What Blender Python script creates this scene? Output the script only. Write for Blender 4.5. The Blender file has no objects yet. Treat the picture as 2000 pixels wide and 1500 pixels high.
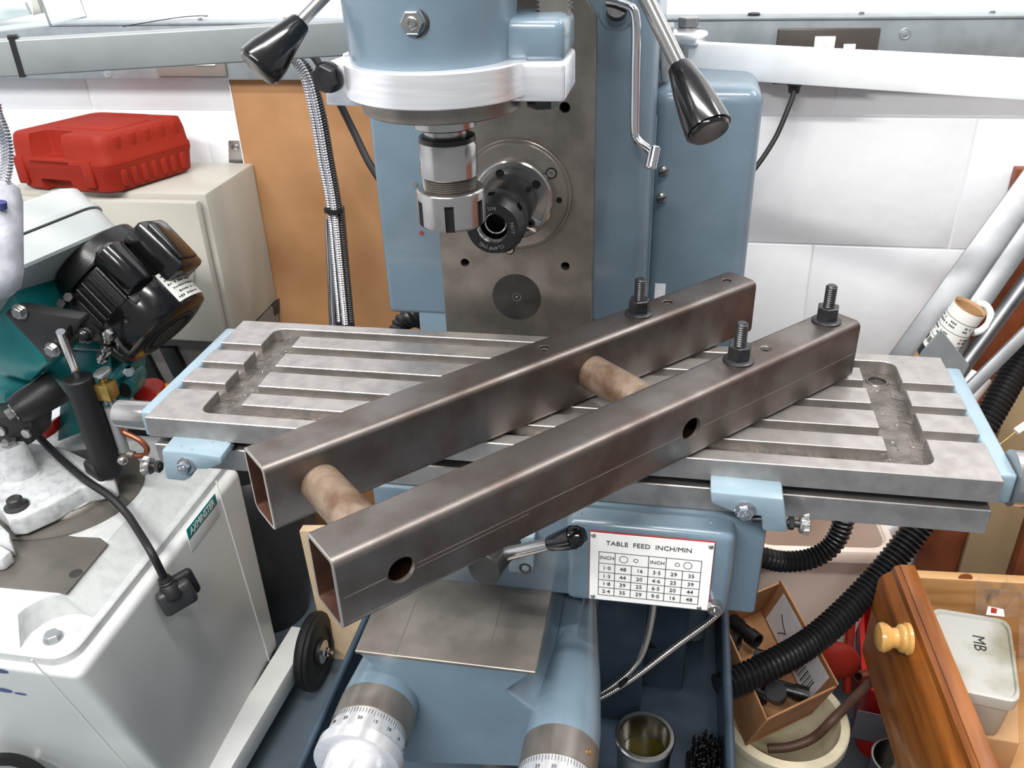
import bpy, bmesh, math, random
from mathutils import Vector, Matrix, Quaternion
import numpy as np
V = Vector
PI = math.pi
random.seed(7)
C = bpy.context.scene.collection

# ---------------------------------------------------------------- camera (metres; mill table top is z=0)
F = 1715.3
R3 = np.array([[0.9835682, 0.17795057, -0.03044982],
               [0.06195734, -0.49112817, -0.86888113],
               [-0.16957265, 0.85271726, -0.49408339]])
CAM = np.array([0.45343837, -0.59508623, 0.40259328])

def ray(u, v):
    return R3.T @ np.array([(u - 1000) / F, (v - 750) / F, 1.0])
def at(u, v, ax, val):            # point seen at (u,v) lying on the world plane axis=val
    d = ray(u, v)
    return V(CAM + (val - CAM[ax]) / d[ax] * d)
def dp(u, v, depth):              # point seen at (u,v) at a distance in front of the camera
    return V(CAM + depth * ray(u, v))

cd = bpy.data.cameras.new('camera')
cam = bpy.data.objects.new('camera', cd)
C.objects.link(cam)
M = Matrix.Identity(4)
for i in range(3):
    M[i][0] = R3[0][i]; M[i][1] = -R3[1][i]; M[i][2] = -R3[2][i]; M[i][3] = CAM[i]
cam.matrix_world = M
cd.sensor_width = 36.0
cd.lens = F / 2000 * 36
cd.clip_start = 0.02
sc = bpy.context.scene
sc.camera = cam
sc.view_settings.view_transform = 'Standard'
sc.view_settings.look = 'None'
sc.view_settings.gamma = 1.0
sc.view_settings.use_curve_mapping = False
sc.view_settings.exposure = 0.0

w = bpy.data.worlds.new('world'); sc.world = w; w.use_nodes = True
w.node_tree.nodes['Background'].inputs[0].default_value = (0.93, 0.97, 1.0, 1)
w.node_tree.nodes['Background'].inputs[1].default_value = 0.42

def area(name, loc, target, sx, sy, power, col=(1, 0.98, 0.95)):
    l = bpy.data.lights.new(name, 'AREA'); l.shape = 'RECTANGLE'; l.size = sx; l.size_y = sy
    l.energy = power; l.color = col
    o = bpy.data.objects.new(name, l); C.objects.link(o); o.location = loc
    o.rotation_euler = (V(target) - V(loc)).to_track_quat('-Z', 'Y').to_euler()
    return o
area('fluorescent_lamp', (0.30, -0.32, 1.80), (0.30, -0.32, 0), 1.6, 0.12, 45)
area('fluorescent_lamp', (-0.3, -1.5, 1.80), (-0.1, -1.1, 0), 2.4, 0.12, 104)
area('fluorescent_lamp', (1.75, 0.36, 1.75), (1.4, 0.7, 0.0), 0.14, 1.0, 27)

# ---------------------------------------------------------------- materials
def lin(c):
    c = c / 255.0
    return c / 12.92 if c <= 0.04045 else ((c + 0.055) / 1.055) ** 2.4
def rgb(r, g, b): return (lin(r), lin(g), lin(b), 1)
def mat(name, col, rough=0.5, metal=0.0, var=0.0, vs=30, vcol=None, bump=0.0, bs=200, coat=0.0, stretch=(1, 1, 1),
        rvar=0.0, trans=0.0, ior=1.45, alpha=1.0, spec=0.5, detail=4, pos=(0.4, 0.65)):
    m = bpy.data.materials.new(name); m.use_nodes = True
    nt = m.node_tree; b = nt.nodes['Principled BSDF']
    c = rgb(*col)
    b.inputs['Base Color'].default_value = c
    b.inputs['Roughness'].default_value = rough
    b.inputs['Metallic'].default_value = metal
    b.inputs['Specular IOR Level'].default_value = spec
    b.inputs['Coat Weight'].default_value = coat
    b.inputs['Coat Roughness'].default_value = 0.15
    b.inputs['Transmission Weight'].default_value = trans
    b.inputs['IOR'].default_value = ior
    b.inputs['Alpha'].default_value = alpha
    if var or bump or rvar:
        tc = nt.nodes.new('ShaderNodeTexCoord'); mp = nt.nodes.new('ShaderNodeMapping')
        mp.inputs['Scale'].default_value = stretch
        nt.links.new(tc.outputs['Object'], mp.inputs['Vector'])
    if var or rvar:
        n = nt.nodes.new('ShaderNodeTexNoise'); n.inputs['Scale'].default_value = vs; n.inputs['Detail'].default_value = detail
        nt.links.new(mp.outputs[0], n.inputs['Vector'])
        r = nt.nodes.new('ShaderNodeValToRGB')
        r.color_ramp.elements[0].position = pos[0]; r.color_ramp.elements[1].position = pos[1]
        nt.links.new(n.outputs['Fac'], r.inputs['Fac'])
        if var:
            c2 = rgb(*vcol) if vcol else tuple(x * (1 - var) for x in c[:3]) + (1,)
            c1 = c if vcol else tuple(min(1, x * (1 + var * 0.6)) for x in c[:3]) + (1,)
            r.color_ramp.elements[0].color = c1; r.color_ramp.elements[1].color = c2
            nt.links.new(r.outputs['Color'], b.inputs['Base Color'])
        if rvar:
            mr = nt.nodes.new('ShaderNodeMapRange')
            mr.inputs['To Min'].default_value = max(0.05, rough - rvar); mr.inputs['To Max'].default_value = min(1, rough + rvar)
            nt.links.new(n.outputs['Fac'], mr.inputs['Value']); nt.links.new(mr.outputs[0], b.inputs['Roughness'])
    if bump:
        n2 = nt.nodes.new('ShaderNodeTexNoise'); n2.inputs['Scale'].default_value = bs; n2.inputs['Detail'].default_value = 3
        nt.links.new(mp.outputs[0], n2.inputs['Vector'])
        bp = nt.nodes.new('ShaderNodeBump'); bp.inputs['Strength'].default_value = bump; bp.inputs['Distance'].default_value = 0.002
        nt.links.new(n2.outputs['Fac'], bp.inputs['Height']); nt.links.new(bp.outputs[0], b.inputs['Normal'])
    return m

TABLE = mat('table_steel', (164, 159, 156), 0.38, 0.78, var=0.14, vs=60, rvar=0.08, bump=0.05, bs=900)
TROUGH = mat('oily_casting', (104, 98, 92), 0.3, 0.6, var=0.35, vs=70, bump=0.5, bs=260, rvar=0.12)
STEEL = mat('bright_steel', (172, 170, 168), 0.2, 0.9, var=0.08, vs=40)
GROUND = mat('ground_steel', (136, 130, 123), 0.34, 0.75, var=0.2, vs=35, rvar=0.1)
CHROME = mat('chrome', (205, 205, 208), 0.12, 1.0)
ALU = mat('brushed_aluminium', (236, 236, 239), 0.3, 0.75, var=0.07, vs=60, stretch=(0.2, 1, 6))
ALU2 = mat('dull_aluminium', (176, 178, 180), 0.42, 0.85, var=0.12, vs=25)
ALU3 = mat('weathered_aluminium', (126, 128, 131), 0.42, 0.92, var=0.12, vs=25)
ARMAL = mat('bright_bar_aluminium', (240, 242, 244), 0.4, 0.25, var=0.05, vs=25)
GALV = mat('galvanised_sheet', (152, 160, 164), 0.42, 0.55, var=0.12, vs=25)
GREYP = mat('grey_enamel', (138, 142, 144), 0.4, 0.25, var=0.05, vs=20)
BLUE = mat('blue_machine_paint', (99, 117, 130), 0.3, 0.0, var=0.1, vs=14, coat=0.35, bump=0.12, bs=70)
LITBLUE = mat('lit_blue_paint', (124, 143, 154), 0.33, 0.0, var=0.06, vs=30, coat=0.3, bump=0.15, bs=120)  # same blue machine paint, its colour lightened for parts lit from above
SLATE = mat('slate_blue_paint', (56, 70, 84), 0.4, 0.0, var=0.25, vs=18, bump=0.1, bs=60)
FLOORM = mat('painted_floor', (88, 100, 110), 0.45, 0.0, var=0.2, vs=7, bump=0.1, bs=40)
MILL = mat('mill_scale', (122, 116, 112), 0.42, 0.95, var=0.45, vs=22, vcol=(98, 87, 82), rvar=0.1, stretch=(1, 1, 1), bump=0.04, bs=700)
CUT = mat('freshly_cut_steel', (190, 182, 174), 0.3, 0.9)
RUST = mat('rusty_tube', (140, 122, 106), 0.42, 0.5, var=0.5, vs=45, vcol=(104, 82, 66), bump=0.25, bs=240)
DKNUT = mat('black_oxide', (64, 64, 66), 0.35, 0.75, var=0.2, vs=200)
BLACKG = mat('black_gloss_plastic', (14, 14, 15), 0.16, 0.0, coat=0.3)
BLACKM = mat('black_motor_paint', (20, 20, 21), 0.3, 0.0, bump=0.1, bs=300)
BLACKR = mat('black_rubber', (24, 24, 26), 0.55, 0.0)
BLACKH = mat('black_hose', (22, 22, 23), 0.36, 0.0)
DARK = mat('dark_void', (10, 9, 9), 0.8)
WHITEP = mat('white_wall_paint', (240, 242, 245), 0.6, 0.0, var=0.025, vs=9, bump=0.35, bs=45)
MORTAR = mat('painted_mortar', (232, 233, 238), 0.7, 0.0, bump=0.4, bs=60)
HARDB = mat('hardboard', (172, 128, 88), 0.6, 0.0, var=0.16, vs=8, vcol=(158, 114, 74), bump=0.05, bs=500)
CREAM = mat('cream_enclosure_paint', (178, 175, 165), 0.38, 0.0, bump=0.06, bs=500)
REDP = mat('red_plastic', (140, 36, 21), 0.55, 0.0, spec=0.25, bump=0.12, bs=500)
REDB = mat('red_bin_plastic', (190, 24, 18), 0.35, 0.0)
TEAL = mat('teal_enamel', (24, 122, 124), 0.28, 0.0, var=0.12, vs=25, coat=0.4, bump=0.15, bs=60)
SAWB = mat('white_casting', (188, 191, 190), 0.42, 0.0, var=0.3, vs=60, vcol=(166, 169, 169), detail=8, pos=(0.45, 0.85), bump=0.2, bs=90)
SAWW = mat('scuffed_grey_casting', (196, 199, 200), 0.42, 0.0, var=0.3, vs=75, vcol=(142, 145, 147), detail=8, pos=(0.45, 0.85), bump=0.25, bs=90)
SAWH = mat('housing_paint', (184, 188, 188), 0.4)
SAWG = mat('grey_white_paint', (232, 234, 232), 0.36, 0.0, var=0.03, vs=20)
SAWC = mat('cabinet_grey_paint', (210, 212, 210), 0.36, 0.12, var=0.05, vs=5)
IRON = mat('dark_cast_iron', (58, 57, 55), 0.45, 0.3, var=0.25, vs=40, bump=0.2, bs=150)
IRON2 = mat('machined_bed', (112, 108, 102), 0.4, 0.5, var=0.15, vs=18)
BRASS = mat('brass', (182, 150, 88), 0.35, 0.9)
COPPER = mat('copper', (150, 92, 70), 0.35, 0.8)
WHITE = mat('white_print', (244, 244, 240), 0.4)
INK = mat('black_print', (20, 22, 24), 0.5)
REDL = mat('red_print', (150, 40, 40), 0.5)
TEALL = mat('teal_badge', (20, 128, 130), 0.4)
GREYT = mat('grey_socket_plate', (128, 120, 114), 0.4, 0.1)
BROWNP = mat('dark_bronze_plate', (84, 78, 74), 0.35, 0.4)
PLY = mat('pale_fibreboard', (220, 194, 158), 0.65, 0.0, var=0.06, vs=60)
PINE = mat('varnished_pine', (192, 150, 100), 0.35, 0.0, var=0.3, vs=9, vcol=(168, 122, 70), stretch=(0.5, 1, 7), coat=0.2)
ORANGEW = mat('orange_stained_pine', (154, 92, 38), 0.33, 0.0, var=0.25, vs=10, vcol=(120, 66, 26), stretch=(6, 0.5, 6), coat=0.3)
KNOBW = mat('turned_pine', (214, 164, 92), 0.3, 0.0, var=0.12, vs=20, stretch=(6, 1, 1), coat=0.4)
CARD = mat('brown_cardboard', (166, 122, 84), 0.7, 0.0, var=0.12, vs=20, vcol=(150, 106, 70))
CARD2 = mat('tan_cardboard', (176, 140, 100), 0.7, 0.0, var=0.08, vs=20)
BROWNW = mat('red_brown_board', (150, 82, 48), 0.5, 0.0, var=0.25, vs=12, vcol=(118, 60, 36))
TANB = mat('tan_board', (176, 152, 116), 0.6, 0.0, var=0.1, vs=6)
BINP = mat('beige_bin_plastic', (244, 226, 212), 0.45, 0.0, bump=0.03, bs=300)
BUCK = mat('cream_bucket_plastic', (226, 216, 186), 0.5, 0.0, var=0.1, vs=30)
TUBP = mat('milky_plastic_tub', (172, 172, 165), 0.4, 0.0, var=0.35, vs=14, vcol=(128, 123, 104), pos=(0.48, 0.72))
BLUEP = mat('bright_blue_plastic', (20, 120, 200), 0.4)
INNER = mat('rust_brown_inside', (78, 52, 42), 0.5, 0.4, var=0.3, vs=40)
BLACKB = mat('black_casting', (38, 38, 39), 0.42, 0.1, bump=0.15, bs=200)
REDS = mat('red_button', (190, 30, 20), 0.35)
CLOTH = mat('mottled_white_shell', (190, 192, 200), 0.8, 0.0, var=0.2, vs=45, bump=0.3, bs=120)
CLEAR = mat('clear_acrylic', (240, 246, 246), 0.06, 0.0, trans=0.92, ior=1.3)
BAG = mat('clear_bag_film', (250, 250, 250), 0.1, 0.0, trans=0.9, ior=1.02, alpha=0.35)
OIL = mat('dirty_oil', (70, 62, 16), 0.05, 0.0, coat=0.5)
LABELG = mat('paper_label', (222, 222, 226), 0.6, 0.0, var=0.05, vs=60)
TIN = mat('tinplate', (186, 184, 180), 0.22, 1.0)
DRUM = mat('dark_grey_plastic', (50, 51, 53), 0.4)

# ---------------------------------------------------------------- mesh builder
def frame_from(axis, xdir=None):
    z = V(axis).normalized()
    x = V(xdir) if xdir is not None else (V((1, 0, 0)) if abs(z.x) < 0.9 else V((0, 1, 0)))
    x = (x - z * x.dot(z)).normalized()
    y = z.cross(x)
    return Matrix((x, y, z)).transposed()

class B:
    def __init__(s): s.bm = bmesh.new()
    def add(s, t, M=None):
        if M is not None: bmesh.ops.transform(t, matrix=M, verts=t.verts)
        me = bpy.data.meshes.new('tmp'); t.to_mesh(me); t.free(); s.bm.from_mesh(me); bpy.data.meshes.remove(me)
        return s
    def box(s, c, size, rot=None, bv=0.0, seg=2):
        t = bmesh.new(); bmesh.ops.create_cube(t, size=1)
        bmesh.ops.scale(t, vec=size, verts=t.verts)
        if bv: bmesh.ops.bevel(t, geom=t.edges[:], offset=bv, segments=seg, affect='EDGES', profile=0.5)
        M = Matrix.Translation(V(c)) @ (rot.to_4x4() if rot is not None else Matrix.Identity(4))
        return s.add(t, M)
    def bc(s, x0, x1, y0, y1, z0, z1, bv=0.0, seg=2):
        return s.box(((x0 + x1) / 2, (y0 + y1) / 2, (z0 + z1) / 2), (abs(x1 - x0), abs(y1 - y0), abs(z1 - z0)), None, bv, seg)
    def lathe(s, p0, axis, prof, n=32, xdir=None, scale=(1, 1)):
        m = frame_from(axis, xdir); p0 = V(p0); t = bmesh.new(); rings = []
        for d, r in prof:
            if r <= 1e-6: rings.append([t.verts.new(p0 + m @ V((0, 0, d)))])
            else: rings.append([t.verts.new(p0 + m @ V((scale[0] * r * math.cos(2 * PI * k / n), scale[1] * r * math.sin(2 * PI * k / n), d))) for k in range(n)])
        for a, b in zip(rings[:-1], rings[1:]):
            if len(a) == 1 and len(b) == 1: continue
            for k in range(n):
                k2 = (k + 1) % n
                if len(a) == 1: t.faces.new((a[0], b[k2], b[k]))
                elif len(b) == 1: t.faces.new((a[k], a[k2], b[0]))
                else: t.faces.new((a[k], a[k2], b[k2], b[k]))
        bmesh.ops.recalc_face_normals(t, faces=t.faces)
        return s.add(t)
    def cyl(s, p0, p1, r0, r1=None, n=24, ch=0.0):
        p0 = V(p0); p1 = V(p1); L = (p1 - p0).length; r1 = r0 if r1 is None else r1
        if ch: prof = [(0, 0), (0, r0 - ch), (ch, r0), (L - ch, r1), (L, r1 - ch), (L, 0)]
        else: prof = [(0, 0), (0, r0), (L, r1), (L, 0)]
        return s.lathe(p0, p1 - p0, prof, n)
    def tube(s, pts, r, n=10, step=None, caps=True, fn=None, hole=0.0):
        P = smooth_path([V(p) for p in pts], step)
        t = bmesh.new(); rings = []; ref = None; acc = 0.0
        for i, p in enumerate(P):
            tan = (P[min(i + 1, len(P) - 1)] - P[max(i - 1, 0)]).normalized()
            if ref is None: ref = V((0, 0, 1)) if abs(tan.z) < 0.9 else V((1, 0, 0))
            ref = (ref - tan * ref.dot(tan)).normalized(); bi = tan.cross(ref)
            if i: acc += (p - P[i - 1]).length
            rr = fn(acc, i) if fn else r
            rings.append([t.verts.new(p + (ref * math.cos(2 * PI * k / n) + bi * math.sin(2 * PI * k / n)) * rr) for k in range(n)])
        for a, b in zip(rings[:-1], rings[1:]):
            for k in range(n): t.faces.new((a[k], a[(k + 1) % n], b[(k + 1) % n], b[k]))
        if caps: t.faces.new(rings[0][::-1]); t.faces.new(rings[-1])
        bmesh.ops.recalc_face_normals(t, faces=t.faces)
        return s.add(t)
    def corr(s, pts, r, pitch, amp=0.12, n=12):
        return s.tube(pts, r, n, step=pitch / 4, fn=lambda a, i: r * (1 + amp * (1, 0.3, -1, 0.3)[i % 4] - amp * 0.5))
    def prism(s, pts, vec, bv=0.0, seg=2, fil=None):
        t = bmesh.new(); vs = [t.verts.new(V(p)) for p in pts]; f = t.faces.new(vs)
        r = bmesh.ops.extrude_face_region(t, geom=[f])
        nv = [e for e in r['geom'] if isinstance(e, bmesh.types.BMVert)]
        bmesh.ops.translate(t, vec=V(vec), verts=nv)
        bmesh.ops.recalc_face_normals(t, faces=t.faces)
        if bv:
            bmesh.ops.bevel(t, geom=t.edges[:], offset=bv, segments=seg, affect='EDGES', profile=0.5, clamp_overlap=True)
        return s.add(t)
    def loft(s, loops, caps=True, closed=True):
        t = bmesh.new(); rings = [[t.verts.new(V(p)) for p in l] for l in loops]
        n = len(rings[0])
        for a, b in zip(rings[:-1], rings[1:]):
            for k in range(n if closed else n - 1): t.faces.new((a[k], a[(k + 1) % n], b[(k + 1) % n], b[k]))
        if caps and closed: t.faces.new(rings[0][::-1]); t.faces.new(rings[-1])
        bmesh.ops.recalc_face_normals(t, faces=t.faces)
        return s.add(t)
    def hexn(s, p0, axis, af, h, ch=None, xdir=None):
        r = af / math.sqrt(3); ch = ch if ch is not None else r * 0.12
        return s.lathe(p0, axis, [(0, 0), (0, r * 0.92), (ch * .6, r), (h - ch * .6, r), (h, r * 0.9), (h, 0)], 6, xdir)
    def ball(s, c, r, sc=(1, 1, 1), u=16):
        t = bmesh.new(); bmesh.ops.create_uvsphere(t, u_segments=u, v_segments=u // 2, radius=r)
        bmesh.ops.scale(t, vec=sc, verts=t.verts)
        return s.add(t, Matrix.Translation(V(c)))
    def thread(s, p0, axis, L, r, pitch=0.0016, n=16):
        prof = [(0, 0)]; d = 0
        while d < L - pitch:
            prof += [(d, r * 0.86), (d + pitch * 0.5, r)]; d += pitch
        prof += [(L - pitch * .5, r * 0.86), (L, r * 0.75), (L, 0)]
        return s.lathe(p0, axis, prof, n)
    def build(s, name, m, parent=None, smooth=35):
        me = bpy.data.meshes.new(name); s.bm.to_mesh(me); s.bm.free()
        ms = m if isinstance(m, (list, tuple)) else [m]
        for x in ms: me.materials.append(x)
        for p in me.polygons: p.use_smooth = True
        me.set_sharp_from_angle(angle=math.radians(smooth))
        o = bpy.data.objects.new(name, me); C.objects.link(o)
        if parent is not None: attach(o, parent)
        return o

def world_of(o):
    m = o.matrix_basis.copy()
    return (world_of(o.parent) @ o.matrix_parent_inverse @ m) if o.parent else m
def attach(o, parent):
    o.parent = parent; o.matrix_parent_inverse = world_of(parent).inverted()

def smooth_path(P, step=None):
    if len(P) < 3 and step is None: return P
    out = []
    for i in range(len(P) - 1):
        p0 = P[max(i - 1, 0)]; p1 = P[i]; p2 = P[i + 1]; p3 = P[min(i + 2, len(P) - 1)]
        k = 10
        for j in range(k):
            t = j / k
            out.append(0.5 * ((2 * p1) + (p2 - p0) * t + (2 * p0 - 5 * p1 + 4 * p2 - p3) * t * t + (3 * p1 - p0 - 3 * p2 + p3) * t ** 3))
    out.append(P[-1].copy())
    if step is None: return out
    res = [out[0]]; carry = 0.0
    for a, b in zip(out[:-1], out[1:]):
        L = (b - a).length; d = step - carry
        while d <= L:
            res.append(a.lerp(b, d / L)); d += step
        carry = L - (d - step)
    return res

def thing(name, label, cat, loc=(0, 0, 0), group=None):
    o = bpy.data.objects.new(name, None); C.objects.link(o); o.location = loc; o.empty_display_size = 0.02
    o['label'] = label; o['category'] = cat
    if group: o['group'] = group
    return o
def tag(o, label, cat, group=None, kind=None):
    o['label'] = label; o['category'] = cat
    if group: o['group'] = group
    if kind: o['kind'] = kind
    return o
def cut(o, cutter):
    me = bpy.data.meshes.new('cut'); cutter.bm.to_mesh(me); cutter.bm.free()
    c = bpy.data.objects.new('cut', me); C.objects.link(c)
    md = o.modifiers.new('b', 'BOOLEAN'); md.operation = 'DIFFERENCE'; md.object = c; md.solver = 'EXACT'
    bpy.context.view_layer.update()
    dg = bpy.context.evaluated_depsgraph_get()
    nm = bpy.data.meshes.new_from_object(o.evaluated_get(dg))
    o.modifiers.clear(); old = o.data; nm.name = o.name; o.data = nm
    for p in nm.polygons: p.use_smooth = True
    nm.set_sharp_from_angle(angle=math.radians(35))
    bpy.data.objects.remove(c); bpy.data.meshes.remove(me); bpy.data.meshes.remove(old)

def text_mesh(items, name, m, parent, depth=0.0002):   # items: (string, size, 4x4 matrix)
    b = B()
    for s, size, M in items:
        cu = bpy.data.curves.new('t', 'FONT'); cu.body = s; cu.size = size; cu.align_x = 'CENTER'; cu.align_y = 'CENTER'
        cu.extrude = depth; cu.resolution_u = 2
        o = bpy.data.objects.new('t', cu); C.objects.link(o)
        bpy.context.view_layer.update()
        me = bpy.data.meshes.new_from_object(o.evaluated_get(bpy.context.evaluated_depsgraph_get()))
        t = bmesh.new(); t.from_mesh(me); b.add(t, M)
        bpy.data.objects.remove(o); bpy.data.curves.remove(cu); bpy.data.meshes.remove(me)
    return b.build(name, m, parent)
def basis(o, x, y):
    x = V(x).normalized(); y = (V(y) - x * x.dot(V(y))).normalized(); z = x.cross(y)
    M = Matrix.Identity(4)
    for i in range(3): M[i][0] = x[i]; M[i][1] = y[i]; M[i][2] = z[i]; M[i][3] = o[i]
    return M

# ================================================================ setting
FZ = -0.92; WY = 0.95
o = B().bc(-2.2, 2.4, -2.2, 1.06, FZ - 0.05, FZ).build('floor', FLOORM); o['kind'] = 'structure'
o = B().bc(-2.2, 2.4, -2.2, 1.06, 1.9, 1.95).build('ceiling', MORTAR); o['kind'] = 'structure'
o = B().bc(-2.25, -2.2, -2.2, 1.06, FZ, 1.9).build('wall_left', MORTAR); o['kind'] = 'structure'
wall = B().bc(-2.2, 2.4, WY + 0.0014, 1.06, FZ, 1.9).build('wall_back', MORTAR); wall['kind'] = 'structure'
CH = 0.222
blk = None
for r in range(-5, 10):
    z0 = 0.053 + CH * (r - 1)
    off = -0.425 + (0.225 if r % 2 else 0)
    for k in range(-5, 7):
        x0 = off + 0.45 * k
        if x0 < -2.2 or x0 + 0.45 > 2.4 or z0 < FZ - 0.05 or z0 + CH > 1.9: continue
        if blk is None:
            blk = B().box((0, 0, 0), (0.4465, 0.012, CH - 0.0035), None, 0.0014, 2).build('block', WHITEP); ob = blk
        else:
            ob = blk.copy(); C.objects.link(ob)
        ob.location = (x0 + 0.225, WY + 0.006, z0 + CH / 2)
        ob.parent = wall

# ================================================================ milling machine
mill = thing('milling_machine', 'blue milling machine with slotted steel table and vertical head, centre', 'machine', (0.3, 0.4, -0.56))
L = 0.711; W = 0.2008
XA, XB = 0.0448, 0.0778
Y = dict(p4r=.0527, p3f=.0663, p3r=.0938, p2f=.1065, p2r=.1328, p1f=.1476, b4f=.0319, b1r=.1713)
YF, YR = 0.0145, 0.1865

def grid_plate(xs, ys, filled, z0, z1, vert_bevel=None, vr=0.01, top_bv=0.0006):
    t = bmesh.new(); vs = {}
    def vv(i, j):
        if (i, j) not in vs: vs[(i, j)] = t.verts.new((xs[i], ys[j], z1))
        return vs[(i, j)]
    for i in range(len(xs) - 1):
        for j in range(len(ys) - 1):
            if filled(i, j): t.faces.new((vv(i, j), vv(i + 1, j), vv(i + 1, j + 1), vv(i, j + 1)))
    bmesh.ops.dissolve_limit(t, angle_limit=0.01, verts=t.verts[:], edges=t.edges[:])
    r = bmesh.ops.extrude_face_region(t, geom=t.faces[:])
    bmesh.ops.translate(t, vec=(0, 0, z0 - z1), verts=[e for e in r['geom'] if isinstance(e, bmesh.types.BMVert)])
    bmesh.ops.recalc_face_normals(t, faces=t.faces[:])
    if vert_bevel:
        es = [e for e in t.edges if abs(e.verts[0].co.z - e.verts[1].co.z) > 1e-5 and any((e.verts[0].co.xy - V(p)).length < 1e-4 for p in vert_bevel)]
        bmesh.ops.bevel(t, geom=es, offset=vr, segments=5, affect='EDGES', profile=0.5)
    es = [e for e in t.edges if abs(e.verts[0].co.z - z1) < 1e-6 and abs(e.verts[1].co.z - z1) < 1e-6 and len(e.link_faces) == 2 and e.calc_face_angle(0) > 1]
    bmesh.ops.bevel(t, geom=es, offset=top_bv, segments=1, affect='EDGES')
    return t

xs = [0, XA, L - XA, L]
ys = [0, YF, Y['p4r'], Y['p3f'], Y['p3r'], Y['p2f'], Y['p2r'], Y['p1f'], YR, W]
def fl(i, j):
    if j in (0, 8): return True
    return i != 1 and j in (1, 3, 5, 7)
b = B(); b.add(grid_plate(xs, ys, fl, -0.0202, 0, [(XA, YF), (L - XA, YF), (XA, YR), (L - XA, YR)], 0.011))
table = b.build('table', TABLE, mill, 25)
floor_t = B().bc(.002, L - .002, .002, W - .002, -0.0200, -0.0105).build('table_slab', TABLE, table)
oil = B().bc(XA - 0.004, L - XA + 0.004, YF - .001, YR + .001, -0.012, -0.0098).build('trough_floor', TROUGH, table)
for q in (floor_t, oil): cut(q, B().cyl((0.649, 0.164, -0.03), (0.649, 0.164, 0.01), 0.0078, n=28))
B().lathe((0.649, 0.164, -0.0098), (0, 0, 1), [(0, 0.0078), (0.0008, 0.0082), (0.0008, 0.0098), (0, 0.0105)], 28).build('drain_rim', TROUGH, table)
B().cyl((0.649, 0.164, -0.024), (0.649, 0.164, -0.0205), 0.009).build('drain_plug', BRASS, table)
for y0, y1 in ((Y['p1f'], Y['b1r']), (Y['p2f'], Y['p2r']), (Y['p3f'], Y['p3r']), (Y['b4f'], Y['p4r'])):
    B().bc(XB, L - XB, y0, y1, -0.0112, 0, 0.0006, 1).build('table_rib', TABLE, table)
for i in range(3):       # wider T-shaped mouth under each slot at both trough ends
    yc = [(Y['p4r'] + Y['p3f']) / 2, (Y['p3r'] + Y['p2f']) / 2, (Y['p2r'] + Y['p1f']) / 2][i]
    for x0 in (XA + 0.001, L - XA - 0.001):
        s = 1 if x0 < 0.3 else -1
        B().prism([(x0, yc - .011, -0.0100), (x0, yc + .011, -0.0100), (x0 + s * .009, yc + .006, -0.0100), (x0 + s * .009, yc - .006, -0.0100)], (0, 0, 0.0006)).build('slot_mouth', TROUGH, table)
B().bc(0.004, L - .004, 0.016, W - .016, -0.031, -0.0195).build('table_neck', IRON, table)
B().bc(-0.001, L, 0.0045, W - .004, -0.0545, -0.0315, 0.0008, 1).build('table_apron', TABLE, table)
def endplate(x0, x1):
    B().bc(x0, x1, 0.0125, W - .014, -0.030, -0.0025, 0.003, 3).build('end_bracket', LITBLUE, mill)
endplate(-0.0135, 0.0005); endplate(L - .0005, L + .0145)
pb = at(252, 809, 1, 0.03)
B().lathe((-0.013, 0.03, pb.z), (-1, 0, 0), [(0, 0), (0, .0138), (.034, .0138), (.0365, .0122), (.0365, 0)], 40).build('shaft_cap', STEEL, mill)
pr = at(1969, 933, 1, 0.026)
dial = B().lathe((L + .0145, 0.026, pr.z), (1, 0, 0), [(0, 0), (0, .0225), (.014, .0225), (.0155, .021), (.0155, .0135), (.05, .0135), (.05, 0)], 48).build('feed_dial', STEEL, mill)
b = B()
for k in range(60):
    a = 2 * PI * k / 60
    b.box((L + .0245, 0.026 + .0225 * math.cos(a), pr.z + .0225 * math.sin(a)), (.006 if k % 5 == 0 else .0035, .0004, .0004), Matrix.Rotation(a, 3, 'X'))
b.build('dial_marks', INK, dial)

# table stops
def nut_stud(p, parent):
    b = B(); b.lathe(p, (0, -1, 0), [(0, 0), (0, .0082), (.0012, .0082), (.0016, .0072), (.0016, 0)], 28)
    b.hexn(V(p) + V((0, -.0016, 0)), (0, -1, 0), .0105, .0055, xdir=(0.9, 0, .3)); b.build('nut', CHROME, parent)
    B().lathe(V(p) + V((0, -.006, 0)), (0, -1, 0), [(0, 0), (0, .0034), (.0018, .0034), (.0028, .002), (.0030, 0)], 16).build('stud', CHROME, parent)
def knurl(p, axis, parent):
    ax = V(axis)
    B().cyl(p, V(p) + ax * .010, .0032, n=12).build('screw', DKNUT, parent)
    B().hexn(V(p) + ax * .001, ax, .0095, .0045).build('lock_nut', DKNUT, parent)
    prof = [(0, 0), (0, .0068), (.001, .0076), (.007, .0076), (.008, .0068), (.008, 0)]
    b = B(); b.lathe(V(p) + ax * .0095, ax, prof, 36)
    m = frame_from(ax)
    for k in range(44):
        a = 2 * PI * k / 44
        b.box(V(p) + ax * .0135 + m @ V((.0076 * math.cos(a), .0076 * math.sin(a), 0)), (.0006, .0006, .0062), m @ Matrix.Rotation(a + PI / 4, 3, 'Z') @ Matrix.Rotation(.4, 3, 'X'))
    b.build('knurled_knob', STEEL, parent)
ys_ = -0.021
outl = [(314, 880), (384, 886), (431, 893), (434, 907), (405, 918), (378, 917), (372, 934), (360, 941), (324, 937)]
st = B().prism([at(u, v, 1, ys_) for u, v in outl], (0, 0.027, 0.0015), 0.0022, 2).build('table_stop', LITBLUE, mill)
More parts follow.
